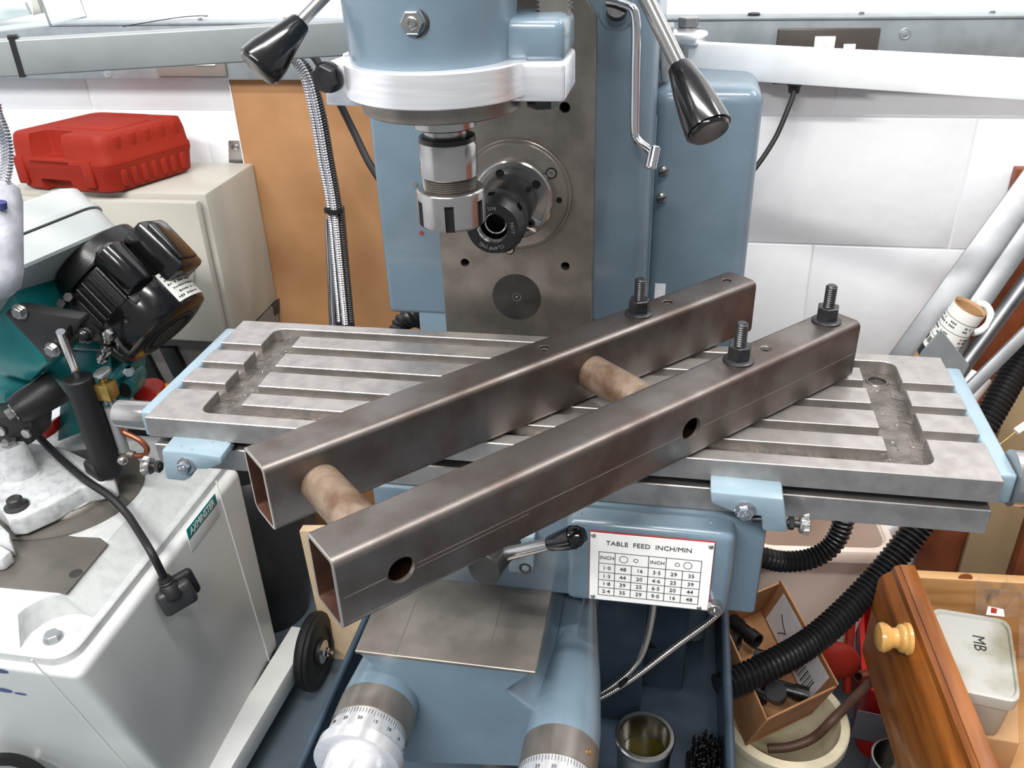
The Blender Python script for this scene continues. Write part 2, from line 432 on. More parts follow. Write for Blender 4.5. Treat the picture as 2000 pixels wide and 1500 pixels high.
nut_stud(at(364, 908, 1, ys_), st); knurl(at(316, 912, 1, ys_ + .008), (-1, 0, 0), st)
outr = [(1387, 961), (1531, 975), (1539, 1041), (1489, 1038), (1487, 1010), (1444, 1006), (1389, 984)]
st = B().prism([at(u, v, 1, ys_) for u, v in outr], (0, 0.027, 0.0015), 0.0022, 2).build('table_stop', LITBLUE, mill)
nut_stud(at(1455, 996, 1, ys_), st); knurl(at(1537, 1021, 1, ys_ + .008), (1, 0, 0), st)
B().cyl(at(1470, 1014, 1, ys_ + .006), at(1489, 1014, 1, ys_ + .006), .003).build('stop_screw', DKNUT, st)

# saddle and feed gearbox
sad = B().bc(.205, .545, .0, .20, -.160, -.0548, .004).build('saddle', BLUE, mill)
gb = B().bc(.3805, .5195, -.0205, .06, -.1465, -.0585, .007, 3).build('gearbox', BLUE, sad)
B().bc(.5185, .546, .004, .1, -.118, -.05, .008, 3).build('gearbox_end', BLUE, sad)
def onp(u, v): return at(u, v, 1, -.0213)
p00, p10, p01, p11 = onp(1153, 1034), onp(1391, 1057), onp(1153, 1163), onp(1384, 1187)
x0 = .4015; x1 = .5022; z1 = -.0665; z0 = -.1395
B().bc(x0 - .0006, x1 + .0006, -.0218, -.0200, z0 - .0006, z1 + .0008).build('plate_edge', REDL, sad)
plate = B().bc(x0, x1, -.0224, -.0205, z0, z1).build('data_plate', WHITE, sad)
PY = -.02255
def ppos(fx, fz): return V((x0 + (x1 - x0) * fx, PY, z1 + (z0 - z1) * fz))
gx0, gx1, gz0, gz1 = .075, .915, .27, .925
cx = [0, .16, .325, .49, .66, .825, 1]; rz = [0, .258, .464, .642, .818, 1]
def cell(fx, fz): return ppos(gx0 + (gx1 - gx0) * fx, gz0 + (gz1 - gz0) * fz)
b = B(); lw = .00028
def hl(fx0, fx1, fz):
    a = cell(fx0, fz); c = cell(fx1, fz); b.bc(a.x - lw, c.x + lw, PY, PY + .0003, a.z - lw, a.z + lw)
def vl(fx, fz0, fz1):
    a = cell(fx, fz0); c = cell(fx, fz1); b.bc(a.x - lw, a.x + lw, PY, PY + .0003, c.z - lw, a.z + lw)
for r in rz: hl(0, 1, r)
for i, c_ in enumerate(cx): vl(c_, rz[1] if i in (2, 5) else 0, 1)
def ring(p, r):
    b.lathe(p + V((0, .0003, 0)), (0, -1, 0), [(0, r - .00025), (.0003, r - .00025), (.0003, r + .00025), (0, r + .00025)], 28)
ring(cell(.245, .13), .0035); ring(cell(.365, .13), .0018); ring(cell(.77, .13), .0018); ring(cell(.87, .13), .0035)
b.build('table_lines', INK, sad)
def tm(p): return basis(p, (1, 0, 0), (0, 0, 1))
items = [('TABLE  FEED  INCH/MIN', .0066, tm(ppos(.48, .135)))]
rows = [['1·0', '48', '16', '3·5', '29', '35'], ['1·3', '44', '20', '4·6', '25', '39'], ['1·8', '39', '25', '6·5', '20', '44'], ['2·4', '35', '29', '9·0', '16', '48']]
for j, rw in enumerate(rows):
    for i, s in enumerate(rw):
        items.append((s, .0056, tm(cell((cx[i] + cx[i + 1]) / 2, (rz[j + 1] + rz[j + 2]) / 2))))
items += [('INCH', .0050, tm(cell(.08, .13))), ('INCH', .0050, tm(cell(.575, .13)))]
text_mesh(items, 'lettering', INK, sad)
for fx, fz in ((.025, .04), (.975, .05), (.03, .96), (.93, .975)):
    B().ball(ppos(fx, fz), .0022, (1, .6, 1), 12).build('rivet', STEEL, sad)
p = onp(1395, 1181)
b = B(); b.lathe(p + V((0, .002, 0)), (0, -1, 0), [(0, 0), (0, .0058), (.009, .0058), (.0098, .0052), (.0098, .003), (.006, .003), (.006, 0)], 28); b.build('socket_screw', STEEL, sad)

# feed lever under the table
hub = at(945, 1112, 1, -.055)
ax = (V((-.22, -.95, .12))).normalized()
B().lathe(hub, ax, [(-.050, 0), (-.050, .0135), (-.004, .0142), (0, .0146), (.0008, .0140), (.0008, 0)], 40).build('lever_hub', IRON, sad)
pl0 = at(985, 1083, 1, -.036); pl1 = at(1072, 1062, 1, -.045); pl2 = at(1132, 1046, 1, -.05)
B().cyl(pl0, pl1, .0062, .0052, 16).build('feed_lever', STEEL, sad)
d = (pl2 - pl1); n_ = d.length
B().lathe(pl1, d, [(0, 0), (0, .0055), (.002, .0066), (n_ * .6, .0092), (n_ * .8, .0098), (n_ * .8, .0088), (n_ * .83, .0088), (n_ * .83, .0096), (n_, .0085), (n_ + .0035, .006), (n_ + .0045, 0)], 28).build('lever_knob', BLACKG, sad)
p = at(1020, 1085, 1, -.012)
lb = B().prism([at(u, v, 1, -.012) for u, v in ((990, 1050), (1044, 1050), (1043, 1112), (1036, 1122), (992, 1119))], (0, .03, 0), .002).build('lever_bracket', LITBLUE, sad)
ps = at(1026, 1110, 1, -.012)
B().lathe(ps, (0, -1, 0), [(-.001, 0), (-.001, .0056), (.0008, .0056), (.0008, .0042), (-.0004, .003), (-.0004, 0)], 24).build('screw', IRON, sad)

# knee
ky = -.095
kp = [(696, 1274), (1042, 1313), (990, 1349), (1060, 1402), (1064, 1500), (800, 1490), (762, 1480), (741, 1400), (753, 1322)]
knee = B().prism([at(u, v, 1, ky) for u, v in kp], (0, .42, 0), .0016, 1).build('knee', BLUE, mill)
B().bc(.2105, .3655, -.096, .24, -.1600, -.1565, .0006, 1).build('knee_way', GROUND, knee)
for xx in (.2455, .3225):
    B().bc(xx, xx + .0012, -.0955, .2, -.1566, -.1563).build('way_groove', IRON2, knee)
lz = -.213; lx = .2285
hs = B().lathe((lx, .05, lz), (0, -1, 0), [(0, 0), (0, .024), (.10, .029), (.150, .033), (.158, .033), (.158, 0)], 44).build('shaft_housing', BLUE, knee)
b = B(); b.lathe((lx, -.107, lz), (0, -1, 0), [(0, 0), (0, .0335), (.024, .0335), (.0245, .033), (.0245, 0)], 56); b.build('bearing_ring', GROUND, knee)
def graddial(x, y, z, nm):
    d = B().lathe((x, y, z), (0, -1, 0), [(0, 0), (0, .0325), (.020, .0335), (.021, .0365), (.032, .0365), (.034, .033), (.034, .0255), (.062, .0255), (.0625, .0262), (.0665, .0262), (.067, .020), (.14, .020), (.14, 0)], 64).build(nm, ALU, knee)
    b = B()
    for k in range(80):
        a = 2 * PI * k / 80; ln = .007 if k % 8 == 0 else .0045
        b.box((x + .0327 * math.cos(a), y - .001 - ln / 2, z + .0327 * math.sin(a)), (.0004, ln, .0004), Matrix.Rotation(-a, 3, 'Y'))
    b.build('dial_marks', INK, d)
    its = []
    for k in range(16):
        a = 2 * PI * k / 16
        its.append((str(k * 5), .0042, basis((x + .0332 * math.cos(a), y - .0115, z + .0332 * math.sin(a)), (math.sin(a), 0, -math.cos(a)), (0, 1, 0))))
    text_mesh(its, 'dial_numbers', INK, d)
graddial(lx, -.1315, lz, 'graduated_dial')
rz_ = -.223; rx = .3885
rh = B().lathe((rx, .08, rz_), (0, -1, 0), [(0, 0), (0, .010), (.06, .018), (.12, .026), (.175, .0315), (.195, .0315), (.195, 0)], 44).build('shaft_housing', BLUE, knee)
B().lathe((rx, -.115, rz_), (0, -1, 0), [(0, 0), (0, .0318), (.029, .0318), (.0295, .0312), (.0295, 0)], 56).build('bearing_ring', GROUND, knee)
a_ = math.radians(50)
B().lathe((rx + .0316 * math.sin(a_), -.129, rz_ + .0316 * math.cos(a_)), (math.sin(a_), 0, math.cos(a_)), [(-.002, 0), (-.002, .0028), (.0008, .0028), (.0008, .0018), (0, .0018), (0, 0)], 16).build('oil_nipple', BRASS, knee)
graddial(rx, -.1445, rz_, 'graduated_dial')
B().prism([at(1060, 1400, 1, ky), (0.39, ky + .004, -.20), (0.40, ky + .01, -.27), (.365, ky + .004, -.27)], (0, .3, 0), .002).build('knee_web', BLUE, knee)
# column, pedestal and elevating screw
cl = [(.145, .262), (.374, .262), (.418, .262), (.429, .276), (.429, .60), (.165, .60), (.147, .30)]
col = B().prism([(x, y, -.012) for x, y in cl], (0, 0, .56), .006, 3).build('column', BLUE, mill)
bot = B().bc(.178, .427, .2635, .60, -.56, -.005, .004).build('column_base', BLUE, mill)
t = B(); t.prism([(.2135, .25, -.32), (.3742, .25, -.32), (.3742, .25, .297), (.3618, .25, .317), (.3618, .25, .5), (.2135, .25, .5)], (0, .03, 0), .0007, 1)
face = t.build('face_plate', GROUND, mill)
ctr = B()
for u, v, r in ((908, 513, .0046), (1104, 520, .0046), (1103, 210, .0052)):
    p = at(u, v, 1, .25); ctr.cyl(p + V((0, -.01, 0)), p + V((0, .018, 0)), r, n=24)
cut(face, ctr)
B().bc(.22, .37, .262, .2625, -.05, .24).build('hole_backing', DARK, face)
p = at(1009, 580, 1, .25)
pd = B().lathe(p, (0, -1, 0), [(-.004, 0), (-.004, .0262), (.0004, .0262), (.0004, .0258), (.0004, .0048), (-.003, .004), (-.003, 0)], 56).build('cover_disc', IRON, face)
B().lathe(p + V((0, .003, 0)), (0, -1, 0), [(0, 0), (0, .0036), (.003, .0036), (.003, .0018), (.001, .0018), (.001, 0)], 20).build('screw', DKNUT, face)
for u, v in ((700 + 111, 360), (823, 455)):
    B().cyl(at(u, v, 1, .2615), at(u, v, 1, .2615) + V((0, -.0006, 0)), .0022, n=12).build('rivet', REDL if v > 400 else STEEL, col)
# side knob of the column
pk = at(752, 425, 1, .40)
B().lathe((.147, .40, pk.z), (-1, 0, 0), [(0, 0), (0, .012), (.004, .026), (.012, .028), (.016, .026), (.017, 0)], 36).build('side_knob', BLACKM, col)
# horizontal spindle
sx, szz = .2965, .1325
flg = B().lathe((sx, .25, szz), (0, -1, 0), [(0, 0), (0, .0562), (.0035, .0562), (.0042, .0555), (.0042, .0535), (.006, .0525), (.0064, .051), (.0064, 0)], 72).build('spindle_flange', GROUND, face)
nose = B().lathe((sx, .244, szz), (0, -1, 0), [(0, 0), (0, .0395), (.013, .0395), (.0145, .038), (.0145, .0335), (.0125, .0330), (.0125, 0)], 64).build('spindle_nose', STEEL, face)
for u, v, kind in ((1077, 338, 's'), (1092, 391, 'h'), (995, 487, 's')):
    p = at(u, v, 1, .2436)
    if kind == 's':
        B().lathe(p, (0, -1, 0), [(-.001, .0052), (.0003, .0056), (.0003, .0044), (-.002, .0044), (-.002, 0)], 24).build('screw_recess', DARK, flg)
        B().lathe(p, (0, -1, 0), [(-.0015, 0), (-.0015, .0042), (.0012, .0042), (.0012, .002), (-.0005, .002), (-.0005, 0)], 20).build('cap_screw', STEEL, flg)
    else:
        B().lathe(p, (0, -1, 0), [(0, 0), (0, .0030), (.0002, .0030), (.0002, 0)], 20).build('screw_hole', DARK, flg)
for a in (35, 115, 200, 290):
    r = math.radians(a); p = V((sx + .0285 * math.cos(r), .2316, szz + .0285 * math.sin(r)))
    B().lathe(p, (0, -1, 0), [(0, 0), (0, .0044), (.0003, .0044), (.0003, 0)], 20).build('nose_hole', DARK, flg)
p = at(1046, 432, 1, .231)
dog = B().box(p + V((-.004, 0, 0)), (.018, .012, .013), Matrix.Rotation(.55, 3, 'Y'), .001).build('drive_dog', STEEL, flg)
B().lathe(p + V((-.004, -.006, 0)), (0, -1, 0), [(-.001, 0), (-.001, .0046), (.0012, .0046), (.0012, .002), (0, .002), (0, 0)], 20).build('dog_screw', DKNUT, flg)

# collet chuck in the horizontal spindle
hc = thing('collet_chuck', 'black collet chuck with CLAMPING NUT ring in the horizontal spindle', 'collet chuck', (sx, .2, szz))
hxx = sx - .0040
B().lathe((hxx, .2316, szz), (0, -1, 0), [(0, 0), (0, .0262), (.003, .0272), (.050, .0272), (.052, .026), (.056, .026)], 48).build('chuck_body', BLACKM, hc)
nut = B().lathe((hxx, .1785, szz), (0, -1, 0), [(0, .024), (0, .0276), (.001, .0282), (.018, .0282), (.0215, .0262), (.0285, .0242), (.0295, .0236), (.0298, .0142), (.0285, .0136), (.014, .0100), (.014, .009), (-.01, .009), (-.01, 0)], 64).build('clamping_nut', mat('blackened_steel', (58, 58, 60), 0.32, 0.7), hc)
ct = B()
for k in range(6):
    a = 2 * PI * k / 6 + .62
    ct.box((hxx + .0282 * math.cos(a), .164, szz + .0282 * math.sin(a)), (.006, .009, .0065), Matrix.Rotation(-a, 3, 'Y'))
cut(nut, ct)
b = B(); b.lathe((hxx, .1491, szz), (0, -1, 0), [(0, .0141), (-.0005, .0137), (-.014, .0100), (-.0145, .009)], 48); b.build('bore', CHROME, hc)
its = []
for txt, a0, st_a in (('CLAMPING', -62, 9.2), ('NUT', 14, 11), ('UM', 96, 13)):
    for k, ch in enumerate(txt):
        a = math.radians(a0 - st_a * k)
        its.append((ch, .0047, basis((hxx + .0186 * math.cos(a), .1487, szz + .0186 * math.sin(a)), (math.sin(a), 0, -math.cos(a)), (math.cos(a), 0, math.sin(a)))))
text_mesh(its, 'lettering', ALU2, hc, .0003)

# vertical head
hx, hy = .2855, .03
hd = B().lathe((hx - .004, hy, .292), (0, 0, 1), [(0, 0), (0, .0570), (.004, .0575), (.11, .0625), (.2, .065), (.2, 0)], 72).build('vertical_head', BLUE, mill)
B().bc(.21, .36, .06, .30, .335, .49, .02, 3).build('head_neck', BLUE, hd)
p = V((hx - .004, hy, .29)) ; pb_ = at(806, 44, 1, hy - .0585)
rc = B().lathe(pb_ + V((0, .002, 0)), (-.02, -1, 0), [(0, 0), (0, .0082), (.0015, .0082), (.0022, .0095), (.001, .0105), (0, .0108)], 32).build('screw_recess', IRON, hd)
b = B(); b.hexn(pb_ + V((0, .001, 0)), (-.02, -1, 0), .0132, .004, xdir=(.5, 0, .86)); b.ball(pb_ + V((0, -.003, 0)), .0042, (1, .5, 1), 16)
b.lathe(pb_ + V((0, -.004, 0)), (0, -1, 0), [(0, .0036), (.0015, .0032), (.0015, .0016), (0, .0016), (0, 0)], 20); b.build('hex_screw', STEEL, hd)
# rack bracket
B().bc(.328, .3755, .015, .075, .297, .326, .007, 3).build('rack_bracket', BLUE, hd)
rk = B().bc(.354, .3735, .048, .062, .285, .5)
for k in range(60):
    z = .327 + k * .0028
    for s, x in ((1, .3735), (-1, .354)):
        rk.prism([(x, .048, z), (x, .048, z + .0018), (x + s * .0022, .048, z + .0009)], (0, .014, 0))
rk.build('rack', GROUND, hd)
# clamp ring with two lugs
ring_ = B().lathe((hx, hy, .2775), (0, 0, 1), [(0, .05), (0, .0655), (.0008, .0662), (.0220, .0662), (.0228, .0655), (.0228, .05)], 96)
ring_ = ring_.build('clamp_ring', ALU, hd)
B().bc(.3345, .3765, .010, .07, .2735, .2995, .003, 3).build('clamp_lug', ALU, ring_)
pn = at(1085, 187, 1, .045)
B().hexn((.357, .036, .2735), (0, 0, -1), .019, .0085, xdir=(1, .2, 0)).build('lug_nut', DKNUT, ring_)
lp = at(645, 150, 1, .012)
B().box((lp.x + .016, .032, .283), (.044, .034, .0285), Matrix.Rotation(-.12, 3, 'Z'), .0012).build('clamp_lug', ALU, ring_)
B().box((lp.x + .018, .05, .298), (.030, .03, .006), Matrix.Rotation(-.12, 3, 'Z'), .0008).build('clamp_lug_top', ALU, ring_)
bo = at(641, 151, 1, .0145)
b = B(); b.lathe(bo + V((0, .002, 0)), (-.12, -1, 0), [(0, 0), (0, .0108), (.002, .0108), (.0024, .0100), (.0024, 0)], 32); b.hexn(bo + V((-.0003, 0, 0)), (-.12, -1, 0), .0165, .008, xdir=(.8, 0, .6)); b.build('hex_bolt', DKNUT, ring_)
B().lathe((hx, hy, .2785), (0, 0, -1), [(0, 0), (0, .0565), (.006, .0570), (.0120, .0565), (.0133, .054), (.0133, 0)], 72).build('quill_plate', GROUND, hd)
B().lathe((hx + .001, hy, .2655), (0, 0, -1), [(0, 0), (0, .0228), (.0125, .0228), (.0135, .0215), (.0135, .0160), (.0195, .0155), (.0195, 0)], 48).build('quill_spindle', STEEL, hd)

# collet chuck in the vertical spindle
vc = thing('collet_chuck', 'bright steel collet chuck with slotted nut hanging from the vertical head', 'collet chuck', (hx, hy, .178))
cxx = hx + .0018
cb = B().lathe((cxx, hy, .245), (0, 0, -1), [(0, 0), (0, .0195), (.004, .0205), (.0055, .0215), (.0275, .0215), (.0283, .0205)], 56).build('chuck_body', STEEL, vc)
B().lathe((cxx, hy, .2468), (0, 0, -1), [(0, 0), (0, .0165), (.0012, .0205), (.0045, .0211), (.0045, 0)], 48).build('chuck_collar', BLACKM, vc)
cut(cb, B().box((cxx - .0225, hy - .002, .2325), (.008, .05, .012)))
prof = []
d = 0
while d < .010:
    prof += [(d, .0190), (d + .0008, .0203)]; d += .0016
B().lathe((cxx, hy, .2172), (0, 0, -1), [(0, 0)] + prof + [(d, 0)], 48).build('chuck_thread', GROUND, vc)
vn = B().lathe((cxx, hy, .2075), (0, 0, -1), [(0, .0205), (0, .0245), (.0010, .0256), (.0015, .0258), (.0255, .0258), (.0275, .0240), (.0275, .012), (.020, .010), (.020, 0)], 72).build('chuck_nut', STEEL, vc)
ct = B(); ft = B()
for k in range(6):
    a = 2 * PI * k / 6 - PI / 2 + .18
    R_ = Matrix.Rotation(a, 3, 'Z')
    ct.box(V((cxx, hy, .1885)) + R_ @ V((.0265, 0, 0)), (.006, .0068, .0235), R_)
    ft.box(V((cxx, hy, .1895)) + R_ @ V((.0233, 0, 0)), (.0006, .0068, .0195), R_)
cut(vn, ct); ft.build('nut_slots', DARK, vc)

# drill-feed capstan levers
hubp = dp(1049, -440, .58)
B().cyl(hubp + V((0, -.02, 0)), hubp + V((0, .08, 0)), .03, n=40).build('capstan_hub', BLUE, hd)
def lever(pa, pb, pc, rr, rk0, rk1, flip):
    lv = B().cyl(hubp, pb, rr, n=24).build('feed_lever', STEEL, hd)
    d = pc - pa; n_ = d.length
    B().lathe(pa, d, [(0, 0), (0, rk0 * .86), (.0015, rk0), (n_ * .35, rk0 * 1.42), (n_ * .7, rk0 + (rk1 - rk0) * .88), (n_ * .9, rk1), (n_ * .93, rk1), (n_ * .93, rk1 * .9), (n_ * .95, rk1 * .9), (n_ * .99, rk1 * .82), (n_, 0)], 40).build('lever_knob', BLACKG, lv)
lever(dp(588, 42, .60), dp(570, 60, .60), dp(500, 137, .595), .0042, .0074, .0158, 0)
lever(dp(1327, 128, .60), dp(1335, 145, .60), dp(1388, 262, .585), .0056, .0086, .0158, 0)
# chrome cranked lever on the column
cr = [at(1185, 0, 1, .245), at(1218, 8, 1, .243), at(1241, 32, 1, .24), at(1241, 150, 1, .24), at(1240, 255, 1, .24), at(1246, 275, 1, .238), at(1264, 290, 1, .234), at(1275, 300, 1, .230), at(1274, 322, 1, .228)]
ck = B().tube(cr, .0042, 12, step=.004).build('crank_lever', CHROME, col)
B().cyl(at(1279, 286, 1, .234), at(1270, 330, 1, .225), .0058, n=20, ch=.001).build('crank_clevis', CHROME, col)
B().lathe(at(1205, 22, 1, .262), (0, -1, 0), [(-.01, 0), (-.01, .016), (.001, .016), (.001, .0125), (-.008, .0115), (-.008, 0)], 32).build('lever_boss', BLUE, col)
B().cyl(at(1205, 22, 1, .268), at(1205, 12, 1, .246), .0095).build('lever_shaft', DKNUT, col)
# rear cover on the right of the column
cvz = .217
cv = B().bc(.424, .536, .345, .60, -.56, cvz, .016, 4).build('rear_cover', BLUE, mill)
B().cyl((.4290, .3445, -.3), (.4290, .3445, .19), .0009, n=8).build('seam_highlight', LITBLUE, cv)  # pale bead along the cover seam, stands in for an edge highlight
for u, v in ((1296, 334), (1292, 386)):
    p = at(u, v, 1, .345)
    b = B(); b.lathe(p, (0, -1, 0), [(0, 0), (0, .0058), (.002, .0052), (.0034, .003), (.0036, 0)], 20); b.build('slotted_screw', STEEL, cv)
    B().box(p + V((0, -.0034, 0)), (.010, .0014, .0012), Matrix.Rotation(-.4, 3, 'Y')).build('screw_slot', DARK, cv)
p = at(1289, 570, 1, .345); B().box(p, (.012, .001, .02)).build('tag', LABELG, cv)

# chip tray
tx0, tx1, ty0, ty1, tz0, tz1 = .080, .550, -.40, .64, -.56, -.452
tray = thing('chip_tray', 'slate blue steel chip tray around the foot of the milling machine', 'tray', (.315, .1, FZ))
b = B(); th_ = .003
b.bc(tx0, tx1, ty0, ty1, tz0 - th_, tz0)
for q in ((tx0 - th_, tx0, ty0, ty1), (tx1, tx1 + th_, ty0, ty1), (tx0, tx1, ty0 - th_, ty0), (tx0, tx1, ty1, ty1 + th_)):
    b.bc(q[0], q[1], q[2], q[3], tz0 - th_, tz1)
b.build('tray_pan', SLATE, tray)
b = B()
b.cyl((tx0 - .002, ty0, tz1), (tx0 - .002, ty1, tz1), .0045); b.cyl((tx1 + .003, ty0, tz1), (tx1 + .003, ty1, tz1), .0055)
b.build('tray_lip', SLATE, tray)
B().bc(.14, .50, -.30, .60, FZ, tz0 - th_).build('tray_stand', SLATE, tray)
# pedestal recess seen right of the knee
ped = B().bc(.30, .45, .20, .265, -.56, -.18, .004).build('pedestal', SLATE, mill)
B().bc(.405, .505, .262, .30, -.56, -.2, .004).build('pedestal_side', SLATE, mill)
B().prism([at(1160, 1258, 1, .2615), at(1262, 1244, 1, .2615), at(1282, 1266, 1, .2615), at(1160, 1268, 1, .2615)], (0, .0005, 0)).build('pedestal_opening', DARK, mill)
B().cyl((.29, .06, -.56), (.29, .06, -.27), .022).build('elevating_screw', GROUND, mill)

# ================================================================ welded frame of two square tubes
fo = V((.2671, -.2223, 0)); fth = math.radians(46.28)
ex = V((math.cos(fth), math.sin(fth), 0)); ey = V((-math.sin(fth), math.cos(fth), 0)); ez = V((0, 0, 1))
TW, TH, TL = .0385, .0568, .5146
GAP = .1184
fz0 = .0003
def fp(s, t, h): return fo + ex * s + ey * t + ez * (h + fz0)
frame = thing('tube_frame', 'welded frame of two dark steel box tubes lying across the mill table', 'frame', fp(.26, .08, 0))
def rrect(w, h, r, n=6, inset=0):
    pts = []
    for cx_, cy_, a0 in ((w - r, r, -90), (w - r, h - r, 0), (r, h - r, 90), (r, r, 180)):
        for k in range(n + 1):
            a = math.radians(a0 + 90 * k / n)
            pts.append((cx_ + r * math.cos(a), cy_ + r * math.sin(a)))
    return pts
def box_tube(s0, s1, t0, name):
    w, h, r, th = TW, TH, .0062, .0034
    outer = rrect(w, h, r); inner = [(th + x, th + y) for x, y in rrect(w - 2 * th, h - 2 * th, max(.0015, r - th))]
    t = bmesh.new()
    def loop(pts, s): return [t.verts.new(fp(s, t0 + x, y)) for x, y in pts]
    ch = .0006
    outer2 = [(x + (ch if x < w / 2 else -ch), y + (ch if y < h / 2 else -ch)) for x, y in outer]
    rings = [loop(inner, s0), loop(outer2, s0), loop(outer, s0 + ch), loop(outer, s1 - ch), loop(outer2, s1), loop(inner, s1)]
    rings.append(rings[0])
    n = len(outer)
    for i, (a, b_) in enumerate(zip(rings[:-1], rings[1:])):
        for k in range(n):
            f = t.faces.new((a[k], a[(k + 1) % n], b_[(k + 1) % n], b_[k]))
            f.material_index = 1 if i in (0, 1, 3, 4) else (2 if i == 5 else 0)
    bmesh.ops.recalc_face_normals(t, faces=t.faces)
    b = B(); b.add(t)
    return b.build(name, [MILL, CUT, INNER], frame, 40)
tubeB = box_tube(0, TL, 0, 'square_tube')
tubeA = box_tube(.0048, .0048 + TL - .004, GAP, 'square_tube')
sp = [(.044, .0265), (.304, .0285)]
c = B()
for s, h in sp: c.cyl(fp(s, -.01, h), fp(s, .012, h), .0098, n=40)
c.cyl(fp(.410, .0195, TH - .01), fp(.410, .0195, TH + .01), .0050, n=28)
cut(tubeB, c)
c = B()
for s in (.266, .413, .494): c.cyl(fp(s, GAP + .0195, TH - .01), fp(s, GAP + .0195, TH + .01), .0043, n=28)
cut(tubeA, c)
for s, h in sp:
    n = 40; r = .0155
    B().lathe(fp(s, .0348, h), ey, [(0, .010), (0, r), (GAP - .0344, r), (GAP - .0344, .010), (0, .010)], n).build('spacer_tube', RUST, frame)
    B().lathe(fp(s, .0000, h), ey, [(.0002, .0102), (.0002, .0098), (.0034, .0096)], 40).build('hole_edge', CUT, tubeB)
    B().cyl(fp(s, .0345, h), fp(s, .0342, h), .0125, n=24).build('hole_backing', DARK, tubeB)
for s, t0, pr_ in ((.410, .0195, tubeB), (.266, GAP + .0195, tubeA), (.413, GAP + .0195, tubeA), (.494, GAP + .0195, tubeA)):
    B().lathe(fp(s, t0, TH), (0, 0, 1), [(-.0034, .0038), (-.0006, .0046), (.0001, .0056)], 28).build('hole_edge', GROUND, pr_)
for s, t0 in ((.376, .0195), (.492, .0205), (.376, GAP + .0195)):
    bo = B()
    p = fp(s, t0, TH)
    bo.thread(p, (0, 0, 1), .0345, .0051, .0020, 20)
    stud = bo.build('stud', DKNUT, frame)
    b = B(); b.lathe(p, (0, 0, 1), [(0, 0), (0, .0128), (.0014, .0128), (.0028, .0105), (.0032, 0)], 36)
    b.hexn(p + V((0, 0, .002)), (0, 0, 1), .0172, .0128, xdir=(math.cos(.35), math.sin(.35), 0))
    b.build('flange_nut', DKNUT, stud)
b = B()
for t0, hh in ((0, .0262),):
    b.box(fp(.1745, -.0001, hh), (.237, .0004, .0005), Matrix.Rotation(fth, 3, 'Z'))
    b.box(fp(.413, -.0001, hh), (.194, .0004, .0005), Matrix.Rotation(fth, 3, 'Z'))
    b.box(fp(.018, -.0001, hh), (.030, .0004, .0007), Matrix.Rotation(fth, 3, 'Z'))
    b.box(fp(.1, -.0001, hh - .0035), (.09, .0004, .0003), Matrix.Rotation(fth, 3, 'Z'))
sm = b.build('weld_seam', GROUND, tubeB); sm['kind'] = 'stuff'

# ================================================================ support arms on the back of the mill
AZ = .243
pA = at(1290, 72, 2, AZ); pB = at(2080, 121, 2, AZ)
arm = thing('support_arm', 'bright aluminium box bar swung out to the right of the mill', 'arm', (pA.x, pA.y, AZ))
def hbar(p, q, wid, hei, away):       # horizontal box bar, p-q = near upper edge at z of p
    d = (q - p); d.z = 0; d.normalize(); nrm = V((-d.y, d.x, 0)) if V((-d.y, d.x, 0)).dot(away) > 0 else V((d.y, -d.x, 0))
    return [p, p + nrm * wid, p + nrm * wid - ez * hei, p - ez * hei], q - p, d, nrm
pts, vec, d, nrm = hbar(at(1345, 84, 2, AZ), at(2080, 122, 2, AZ), .016, .0365, V((0, 1, 0)))
B().prism(pts, vec, .0012, 2).build('bar', ARMAL, arm)
pv = at(1343, 66, 2, AZ + .006)
b = B(); b.box(at(1325, 72, 2, AZ + .004), (.058, .042, .012), Matrix.Rotation(math.atan2(d.y, d.x), 3, 'Z'), .004); b.build('pivot_fork', ALU, arm)
b = B(); b.box(at(1310, 152, 2, AZ - .046), (.05, .042, .010), Matrix.Rotation(math.atan2(d.y, d.x), 3, 'Z'), .004); b.build('pivot_fork', ALU, arm)
b = B(); b.lathe(pv + V((0, .01, .004)), (0, 0, 1), [(0, 0), (0, .0125), (.002, .0125), (.002, 0)], 28); b.hexn(pv + V((0, .01, .006)), (0, 0, 1), .021, .0105, xdir=(.9, .3, 0)); b.build('hex_bolt', STEEL, arm)
b = B(); b.prism([at(1283, 52, 1, .365), at(1317, 50, 1, .365), at(1305, 160, 1, .365), at(1291, 164, 1, .365)], (0, .03, 0), .003, 2); b.build('pivot_post', ALU2, arm)
B().bc(.40, .47, .52, .56, .14, .245, .004).build('arm_mount', ALU2, arm)

LZ = .268
p = at(-70, 83, 2, LZ); q = at(760, 36, 2, LZ)
arm2 = thing('support_arm', 'grey painted box bar swung out to the left behind the mill, with a black tie', 'arm', (p.x, p.y, LZ))
pts, vec, d, nrm = hbar(p, q, .020, .0395, V((0, 1, 0)))
B().prism(pts, vec, .0022, 3).build('bar', GREYP, arm2)
tp = at(24, 72, 2, LZ)
tb = B()
kk = next(k for k in range(400) if (lambda c: 1000 + F * c[0] / c[2])(R3 @ (np.array(p.lerp(q, k / 400)) - CAM)) > 22); tc = p.lerp(q, kk / 400); R_ = Matrix.Rotation(math.atan2(d.y, d.x), 3, 'Z')
cc = tc + nrm * .010 - ez * .0198
tb.box(cc - nrm * .0103, (.0062, .0010, .0415), R_); tb.box(cc + nrm * .0103, (.0062, .0010, .0415), R_)
tb.box(cc + ez * .0202, (.0062, .022, .0010), R_); tb.box(cc - ez * .0202, (.0062, .022, .0010), R_)
tb.box(cc + ez * .022 - nrm * .004, (.010, .008, .005), R_, .001); tb.build('cable_tie', BLACKR, arm2)

